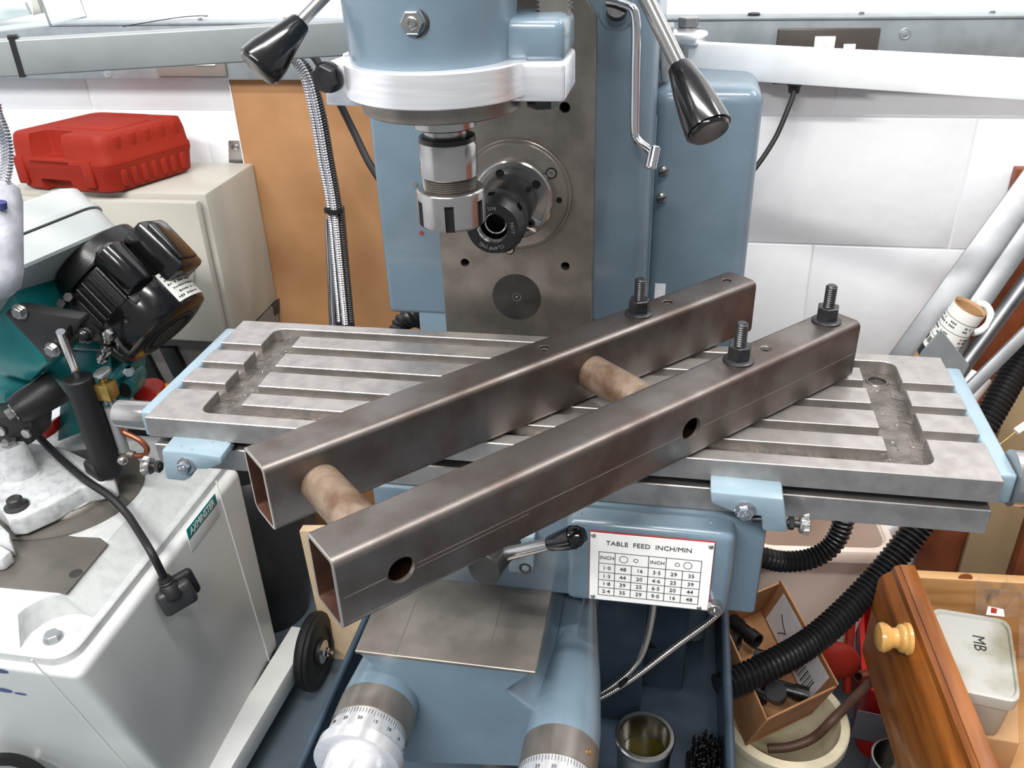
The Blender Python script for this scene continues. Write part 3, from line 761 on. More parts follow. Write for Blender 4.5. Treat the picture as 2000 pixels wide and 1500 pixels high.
# ================================================================ wall trunking
TZ0, TZ1, TYF = .1175, .2125, .905
tr = thing('wall_trunking', 'galvanised steel cable trunking fixed along the white back wall', 'trunking', (0, .93, TZ0))
B().bc(-2.2, 2.4, TYF, WY - .0005, TZ0, TZ1 - .004, .002).build('trunking_body', GALV, tr)
B().bc(-2.2, 2.4, TYF - .0015, WY - .0005, TZ1 - .004, TZ1 + .0005, .001).build('trunking_lid', GALV, tr)
def plate_px(u0, v0, u1, v1, m, name, y):
    a = at(u0, v0, 1, y); c_ = at(u1, v1, 1, y)
    return B().bc(a.x, c_.x, y, TYF + .001, a.z, c_.z, .0025).build(name, m, tr)
s1 = plate_px(1520, 56, 1703, 166, BROWNP, 'socket_plate', TYF - .006)
for u0, v0, u1, v1 in ((1592, 71, 1629, 96), (1648, 86, 1668, 110)):
    a = at(u0, v0, 1, TYF - .0065); c_ = at(u1, v1, 1, TYF - .0065)
    B().bc(a.x, c_.x, TYF - .0085, TYF - .005, a.z, c_.z, .0008).build('socket_switch', WHITE, s1)
    if u1 - u0 > 30:
        for k in (.27, .73): B().bc(a.x + (c_.x - a.x) * (k - .17), a.x + (c_.x - a.x) * (k + .17), TYF - .0105, TYF - .008, a.z + (c_.z - a.z) * .3, c_.z - .0006, .0008).build('rocker', WHITE, s1)
s2 = plate_px(296, 96, 443, 150, GREYT, 'socket_plate', TYF - .006)
a = at(378, 112, 1, TYF - .0065); c_ = at(421, 128, 1, TYF - .0065)
B().bc(a.x, c_.x, TYF - .0085, TYF - .005, a.z, c_.z, .0008).build('socket_switch', WHITE, s2)
for u, v, yy in ((1768, 66, 0), (403, 37, 1), (575, 33, 1), (1472, 30, 1), (1690, 35, 1), (1950, 32, 1), (210, 142, 0)):
    if yy == 0:
        p = at(u, v, 1, TYF); B().lathe(p, (0, -1, 0), [(-.001, 0), (-.001, .0088), (.0006, .0088), (.0012, .0070), (.0008, .006), (.0016, .003), (.0016, 0)], 24).build('cover_screw', GALV, tr)
    else:
        p = at(u, v, 2, TZ1); p.y = min(p.y, WY - .02)
        r = .010 if u in (1472,) else .0045
        B().lathe(V((p.x, .93, TZ1)), (0, 0, 1), [(0, 0), (0, r), (.004, r * .95), (.005, r * .5), (.005, 0)], 20).build('cover_screw', STEEL if r < .006 else DKNUT, tr)
cab = B().tube([at(1552, 158, 1, TYF - .012), at(1549, 185, 1, .885), at(1538, 215, 1, .87), at(1515, 268, 1, .85), at(1480, 322, 1, .82), at(1440, 370, 1, .80)], .0040, 10).build('power_cable', BLACKR)
tag(cab, 'thin black cable hanging from the wall trunking to behind the blue cover', 'cable')
B().lathe(at(1554, 150, 1, TYF - .012), (0, 0, -1), [(0, 0), (0, .012), (.012, .012), (.014, .0095), (.024, .0085), (.026, 0)], 18).build('cable_gland', BLACKR, cab)
wire = B().tube([at(240, 52, 2, TZ1 + .001), at(335, 36, 2, TZ1 + .003), at(390, 31, 2, TZ1 + .006), at(440, 33, 2, TZ1 + .001)], .0008, 6).build('thin_wire', BLACKR)
tag(wire, 'loose thin dark wire lying on top of the left wall trunking', 'wire')
cab = B().tube([at(600, 100, 1, .80), at(620, 120, 1, .80), at(655, 185, 1, .80), at(690, 255, 1, .80), at(722, 320, 1, .78), at(765, 385, 1, .75)], .0062, 10).build('power_cable', BLACKR)
tag(cab, 'black cable running behind the clamp ring to the left side of the blue column', 'cable')

# ================================================================ hardboard sheet
hb = B().bc(-.3455, .22, .925, .931, FZ, .1165, .0006, 1).build('hardboard_sheet', HARDB)
tag(hb, 'orange brown hardboard sheet standing upright against the back wall', 'board')
B().bc(-.3475, -.3457, .924, .932, FZ, .1165).build('sheet_edge', LABELG, hb)

# ================================================================ flexible conduits left of the column
off = [(-9, .74), (1, .735), (11, .745)]
names = ['leftmost thin strand of the flexible steel conduits hanging before the hardboard', 'middle strand of the bundled flexible steel conduits before the hardboard', 'darker right strand of the bundled flexible steel conduits before the hardboard']
for k, (dx, yy) in enumerate(off):
    pts = [at(548 + dx * .3, 96 - k * 6, 1, yy + .02), at(572 + dx * .5, 112, 1, yy + .01), at(598 + dx * .7, 150 - k * 4, 1, yy), at(618 + dx, 220, 1, yy), at(634 + dx * 1.0, 310, 1, yy), at(651 + dx * .9, 405, 1, yy), at(663 + dx * 1.0, 520, 1, yy), at(676 + dx * 1.1, 660, 1, yy)]
    o = B().corr(pts, .0062 if k else .0050, .0042, .16, 10).build('flexible_conduit', CHROME if k < 2 else DKNUT)
    tag(o, names[k], 'conduit')
    if k == 1:
        for u, v in ((651, 408), (675, 632)):
            p = at(u, v, 1, yy); ax_ = (at(u + 3, v + 25, 1, yy) - p).normalized()
            B().lathe(p, ax_, [(0, 0), (-.001, .016), (.003, .0165), (.006, .016), (.006, 0)], 20, scale=(1, .6)).build('cable_tie', BLACKR, o)
o = B().cyl(at(644, 425, 1, .76), at(655, 700, 1, .76), .0088, n=24).build('steel_pipe', CHROME)
tag(o, 'straight polished steel pipe left of the conduits before the hardboard', 'pipe')
o = B().cyl(at(664, 402, 1, .775), at(690, 700, 1, .775), .0075, n=24).build('steel_pipe', IRON2)
tag(o, 'dull steel pipe just behind the bundled conduits', 'pipe')
hs_ = B().corr([at(850, 640, 1, .48), at(822, 622, 1, .46), at(800, 621, 1, .44), at(784, 636, 1, .43), at(776, 665, 1, .42), at(775, 720, 1, .42)], .0135, .0062, .10, 18).build('corrugated_hose', BLACKH)
tag(hs_, 'short black corrugated hose curving out at the foot of the column, left', 'hose')

# ================================================================ electrical enclosure and red case
EY0, EY1, EZT = .72, .925, -.036
ex1 = at(392, 384, 1, EY0).x
en = thing('electrical_enclosure', 'cream steel electrical enclosure on the wall under the red case', 'enclosure', (ex1 - .18, .82, -.42))
ex0 = ex1 - .38
eb = B().bc(ex0, ex1, EY0 + .016, EY1, -.315, EZT, .004).build('enclosure_body', CREAM, en)
dr = B().bc(ex0 + .006, ex1 - .008, EY0 - .006, EY0 + .012, -.309, EZT - .008, .005).build('enclosure_door', CREAM, en)
B().bc(ex0 + .012, ex1 - .016, EY0 + .010, EY0 + .018, -.30, EZT - .014).build('door_gasket', DARK, en)
p = at(355, 530, 1, EY0 - .008)
b = B(); b.box(p + V((-.006, 0, 0)), (.026, .014, .050), Matrix.Rotation(.25, 3, 'Y'), .004); b.box(p + V((.014, .002, -.008)), (.016, .010, .034), Matrix.Rotation(.25, 3, 'Y'), .003); b.build('door_latch', CREAM, en)
pk = at(462, 292, 1, .936)
b = B(); b.prism([at(u, v, 1, .936) for u, v in ((446, 275), (470, 275), (478, 300), (478, 318), (447, 318))], (0, .003, 0)); o = b.build('mounting_lug', STEEL, en)
B().lathe(at(459, 289, 1, .936), (0, -1, 0), [(0, 0), (0, .007), (.002, .007), (.003, .004), (.003, 0)], 16).build('lug_bolt', STEEL, en)
b = B(); b.prism([at(u, v, 1, .90) for u, v in ((536, 592), (537, 618), (518, 616), (515, 606))], (0, .03, 0), .001); b.build('corner_bracket', IRON, en)
B().lathe(at(527, 605, 1, .90), (0, -1, 0), [(-.001, 0), (-.001, .006), (.002, .005), (.002, 0)], 16).build('bracket_screw', STEEL, en)
# dark brackets under the enclosure
st_ = thing('wall_stand', 'black steel strut frame below the cream enclosure', 'stand', (-.3, .85, FZ))
for u0, v0, u1, v1 in ((255, 690, 330, 830), (310, 680, 350, 760)):
    B().prism([at(u0, v0, 1, .74), at(u0 + 30, v0, 1, .74), at(u1 + 30, v1, 1, .74), at(u1, v1, 1, .74)], (0, .03, 0), .001).build('strut', BLACKM, st_)
B().bc(ex0, ex1, .75, .92, FZ, -.318, .003).build('stand_panel', mat('stand_grey', (104, 101, 98), 0.5), st_)

# red case: local frame on the enclosure top
c0 = at(222, 385, 2, EZT + .001)      # near right foot corner
c1 = at(395, 330, 2, EZT + .001)
c2 = at(36, 370, 2, EZT + .001)
rc_x = (c0 - c2); rc_w = rc_x.length; rc_x.normalize()
rc_y = V((-rc_x.y, rc_x.x, 0)); rc_d = (c1 - c0).length * .98
cy_ = (c1 - c0).normalized()
case = thing('tool_case', 'red moulded plastic tool case lying on the cream enclosure', 'case', c0)
def cp(x, y, z): return c2 + rc_x * (x * rc_w) + cy_ * (y * rc_d) + ez * z
HC = .098
def rr2(ins, z, r=.10):
    pts = []
    for cx_, cy2, a0 in ((1 - r, r, -90), (1 - r, 1 - r, 0), (r, 1 - r, 90), (r, r, 180)):
        for k in range(5):
            a = math.radians(a0 + 22.5 * k)
            x = cx_ + r * math.cos(a); y = cy2 + r * math.sin(a)
            pts.append(cp(.5 + (x - .5) * (1 - ins), .5 + (y - .5) * (1 - ins), z))
    return pts
low = B().loft([rr2(.09, .002), rr2(.05, .006), rr2(.02, .036), rr2(0, .044), rr2(0, .048)]).build('case_base', REDP, case, 30)
up = B().loft([rr2(0, .0485), rr2(0, .054), rr2(.02, .058), rr2(.035, .080), rr2(.06, HC - .004), rr2(.09, HC)]).build('case_lid', REDP, case, 30)
hd_ = B(); hd_.prism([cp(.22, -.2, .056), cp(.62, -.2, .056), cp(.56, .20, .056), cp(.28, .20, .056)], (0, 0, .08), .004)
cut(up, hd_)
hd_ = B(); hd_.prism([cp(.22, -.2, -.01), cp(.62, -.2, -.01), cp(.56, .13, -.01), cp(.28, .13, -.01)], (0, 0, .032), .004)
cut(low, hd_)
b = B(); b.prism([cp(.20, .0, .046), cp(.64, .0, .046), cp(.64, .055, .046), cp(.20, .055, .046)], (0, 0, .014), .004); b.build('case_handle', REDP, case)
for x in (.10, .80):
    B().prism([cp(x - .05, -.014, .012), cp(x + .05, -.014, .012), cp(x + .05, .02, .012), cp(x - .05, .02, .012)], (0, 0, .048), .003).build('case_latch', REDP, case)
for k in range(7):
    B().prism([cp(1.004, .14 + .11 * k, .010), cp(.965, .14 + .11 * k, .010), cp(.965, .20 + .11 * k, .010), cp(1.004, .20 + .11 * k, .010)], (0, 0, .03), .003).build('case_rib', REDP, case)
for k in range(5):
    B().prism([cp(.985, .14 + .16 * k, .060), cp(.94, .14 + .16 * k, .062), cp(.94, .24 + .16 * k, .062), cp(.985, .24 + .16 * k, .060)], (0, 0, .034), .004).build('case_rib', REDP, case)
for k in range(4):
    B().prism([cp(.0 + .01 * k, .45 + .13 * k, .050), cp(.06, .45 + .13 * k, .050), cp(.06, .53 + .13 * k, .050), cp(.0, .53 + .13 * k, .050)], (0, 0, .044), .004).build('case_rib', REDP, case)
for x0_, x1_ in ((.30, .62), (.74, .93)):
    B().prism([cp(x0_, .86, HC - .006), cp(x1_, .86, HC - .006), cp(x1_, .96, HC - .008), cp(x0_, .96, HC - .008)], (0, 0, .0085), .003).build('case_foot', REDP, case)
B().prism([cp(.28, .28, HC - .004), cp(.84, .28, HC - .004), cp(.84, .74, HC - .004), cp(.20, .74, HC - .004)], (0, 0, .006), .003).build('case_panel', REDP, case)

# ================================================================ bandsaw on its cabinet (left)
saw = thing('bandsaw', 'metal bandsaw with black motor and teal castings on a grey cabinet', 'bandsaw', (-.45, .28, FZ))
SX = -.230; BZ = -.380; FLZ = -.411
body = B(); body.prism([(SX, .052, -.424), (SX, .50, -.424), (SX, .50, -.835), (SX, .155, -.835)], (-.42, 0, 0), .012, 4)
cab_ = body.build('cabinet', SAWC, saw)
def onx(u, v, x=SX): return at(u, v, 0, x)
B().tube([onx(422, 940, SX + .0005), onx(526, 1291, SX + .0005)], .0012, 6).build('cabinet_seam', SAWG, cab_)
fn_ = V((0, -(.835 - .424), -(.155 - .052))).normalized()
def onf(u, v, e=.0):
    d = ray(u, v); P0 = V((SX, .052, -.424)) + fn_ * e
    return V(CAM + ((np.array(P0) - CAM) @ np.array(fn_)) / (d @ np.array(fn_)) * d)
B().tube([onf(62, 1288, .0003), onf(252, 1502, .0003)], .0011, 6).build('cabinet_seam', SAWG, cab_)
LOGO = mat('blue_print', (70, 84, 130), 0.5)
for u, v, r, q in ((0, 1310, .011, .55), (8, 1348, .012, .5), (40, 1355, .009, .35)):
    p = onf(u, v, .0004)
    B().lathe(p, fn_, [(0, 0), (0, r), (.0003, r), (.0003, 0)], 24, xdir=(1, 0, .0), scale=(1, q)).build('logo_print', LOGO, cab_)
rail = B().box((-.215, .26, -.845), (.045, .56, .045), Matrix.Rotation(-.06, 3, 'Z'), .002).build('base_rail', SAWG, saw)
B().box((-.43, .05, -.845), (.5, .045, .045), None, .002).build('base_rail', SAWG, saw)
B().box((-.62, .26, -.845), (.045, .50, .045), None, .002).build('base_rail', SAWG, saw)
wc = at(612, 1275, 0, -.165)
wc = V((-.165, .508, FZ + .074))
wh = B().lathe(wc + V((-.016, 0, 0)), (1, 0, 0), [(0, 0), (0, .058), (.004, .070), (.009, .0725), (.0105, .0715), (.012, .0738), (.020, .0738), (.0215, .0715), (.023, .0725), (.028, .070), (.032, .060), (.031, .046), (.028, .044), (.028, .026), (.034, .024), (.035, 0)], 56).build('wheel', BLACKR, saw)
b = B(); b.lathe(wc + V((.016, 0, 0)), (1, 0, 0), [(0, 0), (0, .022), (.003, .022), (.004, .012), (.004, 0)], 28); b.hexn(wc + V((.019, 0, 0)), (1, 0, 0), .016, .009); b.cyl(wc + V((.02, 0, 0)), wc + V((.036, 0, 0)), .0042); b.build('axle_nut', CHROME, wh)
B().cyl(wc + V((-.05, 0, 0)), wc, .008).build('axle', STEEL, wh)
wc2 = V((-.70, .50, FZ + .0735))
B().lathe(wc2, (1, 0, 0), [(0, 0), (0, .06), (.006, .0725), (.026, .0725), (.032, .06), (.032, 0)], 40).build('wheel', BLACKR, saw)
B().box((-.43, .508, FZ + .06), (.5, .012, .012)).build('axle', STEEL, saw)
for x_ in (-.24, -.64): B().cyl((x_, .04, FZ), (x_, .04, -.866), .014, n=16).build('foot', BLACKR, saw)

# bed casting with a recessed front corner
PX, PY_ = -.300, .098
FX, FY = SX - .022 + .0, .062
FX = -.247
def corner_loop(x1, y0, z, R, cxy, conc):
    pts = [(-.80, y0, z)]
    if conc:
        cx_, cy2 = cxy; n = 8
        a0 = math.acos(max(-1, min(1, (y0 - cy2) / R)))
        # arc around the ear centre from front edge to right edge
        sx_ = cx_ - math.sqrt(max(1e-9, R * R - (y0 - cy2) ** 2)); sy_ = cy2 + math.sqrt(max(1e-9, R * R - (x1 - cx_) ** 2))
        A0 = math.atan2(y0 - cy2, sx_ - cx_); A1 = math.atan2(sy_ - cy2, x1 - cx_)
        if A0 < 0: A0 += 2 * PI
        for k in range(n + 1):
            a = A0 + (A1 - A0) * k / n
            pts.append((cx_ + R * math.cos(a), cy2 + R * math.sin(a), z))
    else:
        for k in range(9):
            a = math.radians(-90 + 90 * k / 8)
            pts.append((x1 - R + R * math.cos(a), y0 + R + R * math.sin(a), z))
    pts += [(x1, .505, z), (-.80, .505, z)]
    return pts
ear = (FX - .028, FY + .028)
cast = B()
cast.loft([corner_loop(FX, FY, FLZ - .014, .03, None, False), corner_loop(FX, FY, FLZ - .0015, .03, None, False), corner_loop(FX - .0015, FY + .0015, FLZ, .03, None, False)])
cast.loft([corner_loop(FX - .006, FY + .006, FLZ - .004, .048, ear, True), corner_loop(PX + .002, PY_ - .002, BZ - .002, .056, ear, True), corner_loop(PX, PY_, BZ, .057, ear, True)])
cast = cast.build('bed_casting', SAWB, saw, 30)
pb2 = at(104, 1247, 2, FLZ)
b = B(); b.hexn(pb2, (0, 0, 1), .017, .009, xdir=(.7, .6, 0)); b.lathe(pb2, (0, 0, 1), [(0, 0), (0, .012), (.0015, .012), (.0015, 0)], 24); b.build('bed_bolt', ALU2, cast)
ins = B().prism([at(u, v, 2, BZ - .001) for u, v in ((-90, 1140), (0, 1149), (130, 1161), (212, 1064), (196, 1052), (150, 1050), (80, 1040), (20, 1030), (-90, 1020))], (0, 0, .0018), .0004, 1).build('machined_bed', IRON2, cast)
ph = at(148, 1120, 2, BZ + .0008)
B().lathe(ph, (0, 0, 1), [(0, 0), (0, .0085), (.0004, .0085), (.0004, .0078), (.00045, 0)], 28).build('bed_hole', IRON, cast)
swc = at(128, 962, 2, BZ); swr = (at(268, 962, 2, BZ) - swc).length
sw = B().lathe(swc, (0, 0, 1), [(0, 0), (0, swr * 1.03), (.003, swr * 1.03), (.003, swr), (.004, swr * .98), (.004, swr * .70), (.008, swr * .68), (.010, swr * .66), (.010, 0)], 72).build('swivel_plate', IRON2, cast)
B().lathe(swc + V((-.005, -.006, .0102)), (0, 0, 1), [(0, 0), (0, swr * .64), (.0015, swr * .64), (.0015, 0)], 60).build('swivel_disc', SAWW, cast)
vb = B().prism([at(u, v, 2, -.340) for u, v in ((-70, 940), (4, 996), (14, 1012), (40, 1010), (95, 986), (160, 950), (224, 937), (222, 924), (175, 898), (120, 872), (50, 862), (-70, 880))], (0, 0, -.032), .004, 3).build('swivel_base', SAWW, saw)
p = at(33, 990, 2, -.340)
b = B(); b.lathe(p, (0, 0, 1), [(0, 0), (0, .0165), (.003, .0165), (.005, .012), (.014, .0105), (.016, .008), (.016, 0)], 28); b.build('clamp_nut', IRON, vb)
p = at(42, 928, 2, -.340)
b = B(); b.lathe(p, (0, 0, 1), [(0, 0), (0, .030), (.004, .025), (.05, .021), (.054, .019), (.054, 0)], 32); b.build('pillar_boss', SAWW, vb)
b = B(); b.hexn(p + V((0, 0, .054)), (0, 0, 1), .02, .008); b.build('boss_bolt', STEEL, vb)
B().prism([at(u, v, 2, BZ + .03) for u, v in ((-60, 1000), (-5, 1018), (18, 1040), (20, 1056), (-60, 1050))], (0, 0, -.029), .003).build('vice_jaw', SAWW, saw)
B().prism([at(u, v, 2, BZ + .022) for u, v in ((-60, 1050), (-4, 1062), (22, 1076), (2, 1092), (-60, 1098))], (0, 0, -.02), .003).build('vice_jaw', SAWW, saw)
hw = onf(30, 1560, .05)
B().lathe(hw, (.1, -1, .3), [(-.008, .072), (0, .078), (.008, .076), (.012, .066), (.006, .060), (-.006, .060), (-.008, .072)], 40).build('vice_handwheel', BLACKG, saw)
B().cyl(hw, hw - V(fn_) * .06, .012).build('handwheel_shaft', STEEL, saw)

# motor
P0 = dp(190, 505, 1.30); P1 = dp(331, 650, 1.315)
MA = (P1 - P0); ML = MA.length; MA.normalize()
toc = (V(CAM) - (P0 + P1) / 2); toc = (toc - MA * toc.dot(MA)).normalized()      # towards the camera
upr = MA.cross(toc)
if (R3 @ np.array(upr))[0] < 0: upr = -upr
MR = .0675
mo = B().lathe(P0, MA, [(-.006, 0), (-.006, .068), (.022, .074), (.026, .073), (.028, MR), (ML * .62, MR), (ML * .62, .0)], 48).build('motor', BLACKM, saw)
for k in range(34):
    a = 2 * PI * k / 34
    if math.cos(a - math.radians(10)) > .80 and True:
        pass
    rad = toc * math.cos(a) + upr * math.sin(a)
    ang = math.degrees(math.atan2(math.sin(a), math.cos(a)))
    if -8 < ang < 42: continue
    c_ = P0 + MA * (.03 + (ML * .62 - .03) / 2) + rad * (MR + .003)
    m3 = Matrix((MA, rad, MA.cross(rad))).transposed()
    B().box(c_, (ML * .62 - .034, .010, .0032), m3, .0008, 1).build('cooling_fin', BLACKM, mo)
fc = B().lathe(P0 + MA * ML * .61, MA, [(0, .050), (0, .0755), (.002, .0775), (ML * .27, .0775), (ML * .34, .073), (ML * .37, .061), (ML * .375, .056), (ML * .375, 0)], 56).build('fan_cover', BLACKG, mo)
B().lathe(P0 + MA * (ML * .986), MA, [(0, 0), (0, .046), (.0012, .046), (.0012, .040), (0, .038), (0, .03), (.0012, .03), (.0012, .012), (0, 0)], 48).build('fan_grille', IRON, mo)
cdir = (toc * .93 + upr * .20).normalized()
q0 = P0 + MA * .020 + cdir * (MR + .010); q1 = P0 + MA * (ML * .60) + cdir * (MR + .010)
B().lathe(q0, q1 - q0, [(0, 0), (0, .018), (.006, .0245), ((q1 - q0).length - .004, .0245), ((q1 - q0).length, .022), ((q1 - q0).length, 0)], 36).build('capacitor_cover', BLACKG, mo)
m3 = Matrix((MA, cdir, MA.cross(cdir))).transposed()
B().box(q1 + MA * .006 - cdir * .012, (.022, .022, .046), m3, .003).build('capacitor_clip', BLACKM, mo)
tdir = (toc * .45 + upr * .90).normalized()
tc_ = P0 + MA * .062 + tdir * (MR + .018)
m3 = Matrix((MA, tdir, MA.cross(tdir))).transposed()
tbx = B().box(tc_, (.088, .040, .072), m3, .007, 2).build('terminal_box', BLACKG, mo)
B().box(tc_ + tdir * .020 + toc * .004, (.066, .006, .05), m3, .002).build('terminal_lid', BLACKG, tbx)
ldir = (toc * .60 + upr * .80).normalized()
lb_ = B()
for k in range(7):
    a = math.radians(-16 + 32 * k / 6)
lp0 = P0 + MA * (ML * .76)
def onm(s, a, e=.0005):
    d_ = (ldir * math.cos(a) + ldir.cross(MA) * math.sin(a) * -1)
    return lp0 + MA * s + d_ * (.0776 + e)
t = bmesh.new(); NV = 9
g = [[t.verts.new(onm(.05 * (j - .5), math.radians(-22 + 44 * i / NV))) for j in range(2)] for i in range(NV + 1)]
for i in range(NV): t.faces.new((g[i][0], g[i + 1][0], g[i + 1][1], g[i][1]))
bmesh.ops.solidify(t, geom=t.faces[:], thickness=.0004)
b = B(); b.add(t); b.build('motor_label', WHITE, mo)
b = B()
for r_ in range(6):
    for i in range(12):
        if random.random() < .25: continue
        a = math.radians(-19 + 38 * (i + .5) / 12)
        s_ = -.019 + .0076 * r_
        pp = onm(s_, a, .0008); rad = (pp - lp0 - MA * s_).normalized()
        b.box(pp, (.0016 + .002 * random.random(), .0003, .0026), Matrix((MA, rad, MA.cross(rad))).transposed())
lt = b.build('label_print', INK, mo); lt['kind'] = 'stuff'

# belt housing above the motor flange
wdir = (dp(60, 432, 1.22) - dp(165, 385, 1.30)); wdir = (wdir - MA * wdir.dot(MA)).normalized()
ndir = MA.cross(wdir).normalized()
def stadium(c_, ln, r, n=14, wide=1.0):
    pts = []
    for k in range(n + 1):
        a = -PI / 2 + PI * k / n
        pts.append(c_ - wdir * (r * math.cos(a)) + ndir * (r * math.sin(a)))
    for k in range(n + 1):
        a = PI / 2 + PI * k / n
        pts.append(c_ + wdir * ln - wdir * (r * math.cos(a)) + ndir * (r * math.sin(a)))
    return pts
pc = P0 - MA * .008 + wdir * .008
SR = .058
B().loft([stadium(pc, .34, SR - .004), stadium(pc - MA * .003, .34, SR), stadium(pc - MA * .040, .34, SR)]).build('belt_housing', SAWH, saw)
B().loft([stadium(pc - MA * .0405, .34, SR - .003), stadium(pc - MA * .0425, .34, SR - .003)]).build('housing_gap', DARK, saw)
lid = B().loft([stadium(pc - MA * .0427, .34, SR + .003), stadium(pc - MA * .0495, .34, SR + .003), stadium(pc - MA * .050, .34, SR), stadium(pc - MA * .082, .34, SR - .002), stadium(pc - MA * .089, .34, SR - .010)]).build('belt_cover', SAWH, saw)
B().lathe(dp(46, 453, 1.185), toc, [(-.004, 0), (-.004, .0055), (.0, .0055), (.0, .004), (-.002, .004), (-.002, 0)], 18).build('cover_screw', DKNUT, lid)
# teal frame castings
def slab(name, px, y, th, m, parent, bv=.004):
    return B().prism([at(u, v, 1, y) for u, v in px], (0, th, 0), bv, 2).build(name, m, parent)
slab('saw_bow', [(-70, 540), (22, 562), (60, 640), (94, 712), (58, 750), (-70, 712)], .36, .09, TEAL, saw, .008)
slab('bow_web', [(-70, 722), (10, 738), (56, 756), (30, 800), (-70, 790)], .40, .08, TEAL, saw, .008)
slab('pivot_casting', [(74, 735), (90, 731), (117, 775), (111, 864), (168, 842), (214, 815), (226, 762), (214, 690), (120, 680)], .455, .09, TEAL, saw, .006)
slab('hinge_plate', [(92, 588), (140, 575), (225, 610), (232, 705), (110, 720)], .50, .05, TEAL, saw, .005)
slab('hinge_ear', [(88, 590), (96, 566), (112, 558), (126, 572), (124, 596)], .46, .04, TEAL, saw, .005)
p = at(99, 557, 1, .455); B().hexn(p, (0, -.5, .85), .018, .01).build('ear_bolt', STEEL, saw)
slab('stop_lug', [(212, 735), (238, 707), (256, 712), (254, 727), (228, 745)], .44, .05, TEAL, saw, .005)
p = at(252, 723, 1, .436); B().hexn(p, (.5, -.85, .1), .014, .010).build('lug_screw', CHROME, saw)
slab('pivot_eye', [(225, 745), (245, 738), (257, 750), (256, 775), (244, 790), (226, 790)], .47, .05, TEAL, saw, .006)
B().lathe(at(242, 762, 1, .469), (0, -1, 0), [(0, 0), (0, .013), (.001, .013), (.001, 0)], 24).build('eye_bore', DARK, saw)
br = slab('motor_bracket', [(8, 614), (16, 605), (34, 602), (155, 623), (158, 634), (136, 672), (118, 694), (95, 708)], .335, .022, BLACKB, saw, .003)
slab('bracket_rib', [(112, 650), (130, 640), (134, 668), (120, 690)], .325, .012, BLACKB, br, .002)
for u, v in ((40, 608), (104, 682)):
    p = at(u, v, 1, .334); b = B(); b.lathe(p, (0, -1, 0), [(0, 0), (0, .011), (.002, .011), (.002, 0)], 20); b.hexn(p + V((0, -.002, 0)), (0, -1, 0), .014, .007, xdir=(.8, 0, .5)); b.build('bracket_bolt', STEEL, br)
slab('motor_mount', [(128, 590), (150, 585), (250, 660), (255, 700), (240, 712), (205, 690)], .415, .05, BLACKB, saw, .004)
B().ball(at(166, 655, 1, .335), .0115 * 1.05, u=20).build('ball_knob', BLACKG, saw)
B().cyl(at(176, 658, 1, .338), at(192, 660, 1, .36), .004).build('knob_stem', STEEL, saw)
for (u, v), (u2, v2) in (((214, 648), (209, 668)), ((211, 675), (205, 692)), ((203, 692), (196, 706))):
    p, q = at(u, v, 1, .40), at(u2, v2, 1, .40)
    b = B(); b.cyl(p, q, .0055, n=14); b.lathe(p.lerp(q, .3), q - p, [(0, 0), (0, .0085), (.004, .0085), (.004, 0)], 20); b.build('adjuster_screw', STEEL, saw)
for u, v in ((138, 582), (124, 594)):
    b = B(); b.hexn(at(u, v, 1, .41), (.2, -.8, .5), .013, .009); b.build('mount_bolt', DKNUT, saw)
# feed cylinder with brass valve
cyb = at(212, 912, 2, -.325)
def zat(u, v): return at(u, v, 1, cyb.y).z
cyt = at(152, 737, 1, cyb.y)
cyl_ = B().lathe(cyb, cyt - cyb, [(-.01, 0), (-.01, .018), (0, .0195), ((cyt - cyb).length - .002, .0195), ((cyt - cyb).length, .018), ((cyt - cyb).length, 0)], 32).build('feed_cylinder', BLACKR, saw)
rt = at(118, 648, 1, cyb.y - .035)
B().cyl(cyt, rt, .0058, n=16).build('piston_rod', CHROME, cyl_)
B().box(at(197, 917, 2, -.335), (.048, .03, .03), Matrix.Rotation(-.5, 3, 'Z'), .007, 3).build('cylinder_clevis', IRON, cyl_)
B().ball(at(183, 903, 2, -.325), .0055).build('clevis_bolt', STEEL, cyl_)
B().ball(at(239, 899, 1, cyb.y - .01), .0075).build('clevis_bolt', STEEL, cyl_)
vy = cyb.y + .012
v0 = at(214, 778, 1, vy); v1 = at(203, 745, 1, vy)
b = B(); b.box((v0 + v1) / 2, (.022, .024, .026), frame_from(v1 - v0), .003); b.cyl(v1, at(200, 738, 1, vy), .005); b.cyl(at(186, 758, 1, vy), at(200, 760, 1, vy), .0055); b.build('brass_valve', BRASS, cyl_)
B().lathe(at(201, 730, 1, vy), (-.2, -.2, 1), [(0, 0), (0, .012), (.004, .0125), (.0045, .0115), (.005, .010), (.0045, 0)], 28).build('valve_knob', ALU2, cyl_)
b = B(); b.cyl(at(207, 776, 1, vy), at(210, 786, 1, vy), .007); b.cyl(at(216, 778, 1, vy), at(222, 792, 1, vy), .006); b.build('valve_union', STEEL, cyl_)
B().cyl(at(214, 795, 1, vy), at(243, 880, 1, vy), .0075, n=16).build('return_pipe', GREYP, cyl_)
B().cyl(at(226, 880, 1, vy), at(262, 889, 1, vy), .0062, n=12).build('pipe_fitting', IRON2, cyl_)
B().tube([at(232, 830, 1, vy), at(240, 843, 1, vy), at(258, 852, 1, vy), at(275, 862, 1, vy), at(287, 876, 1, vy), at(282, 889, 1, vy), at(260, 890, 1, vy)], .0042, 12).build('copper_pipe', COPPER, cyl_)
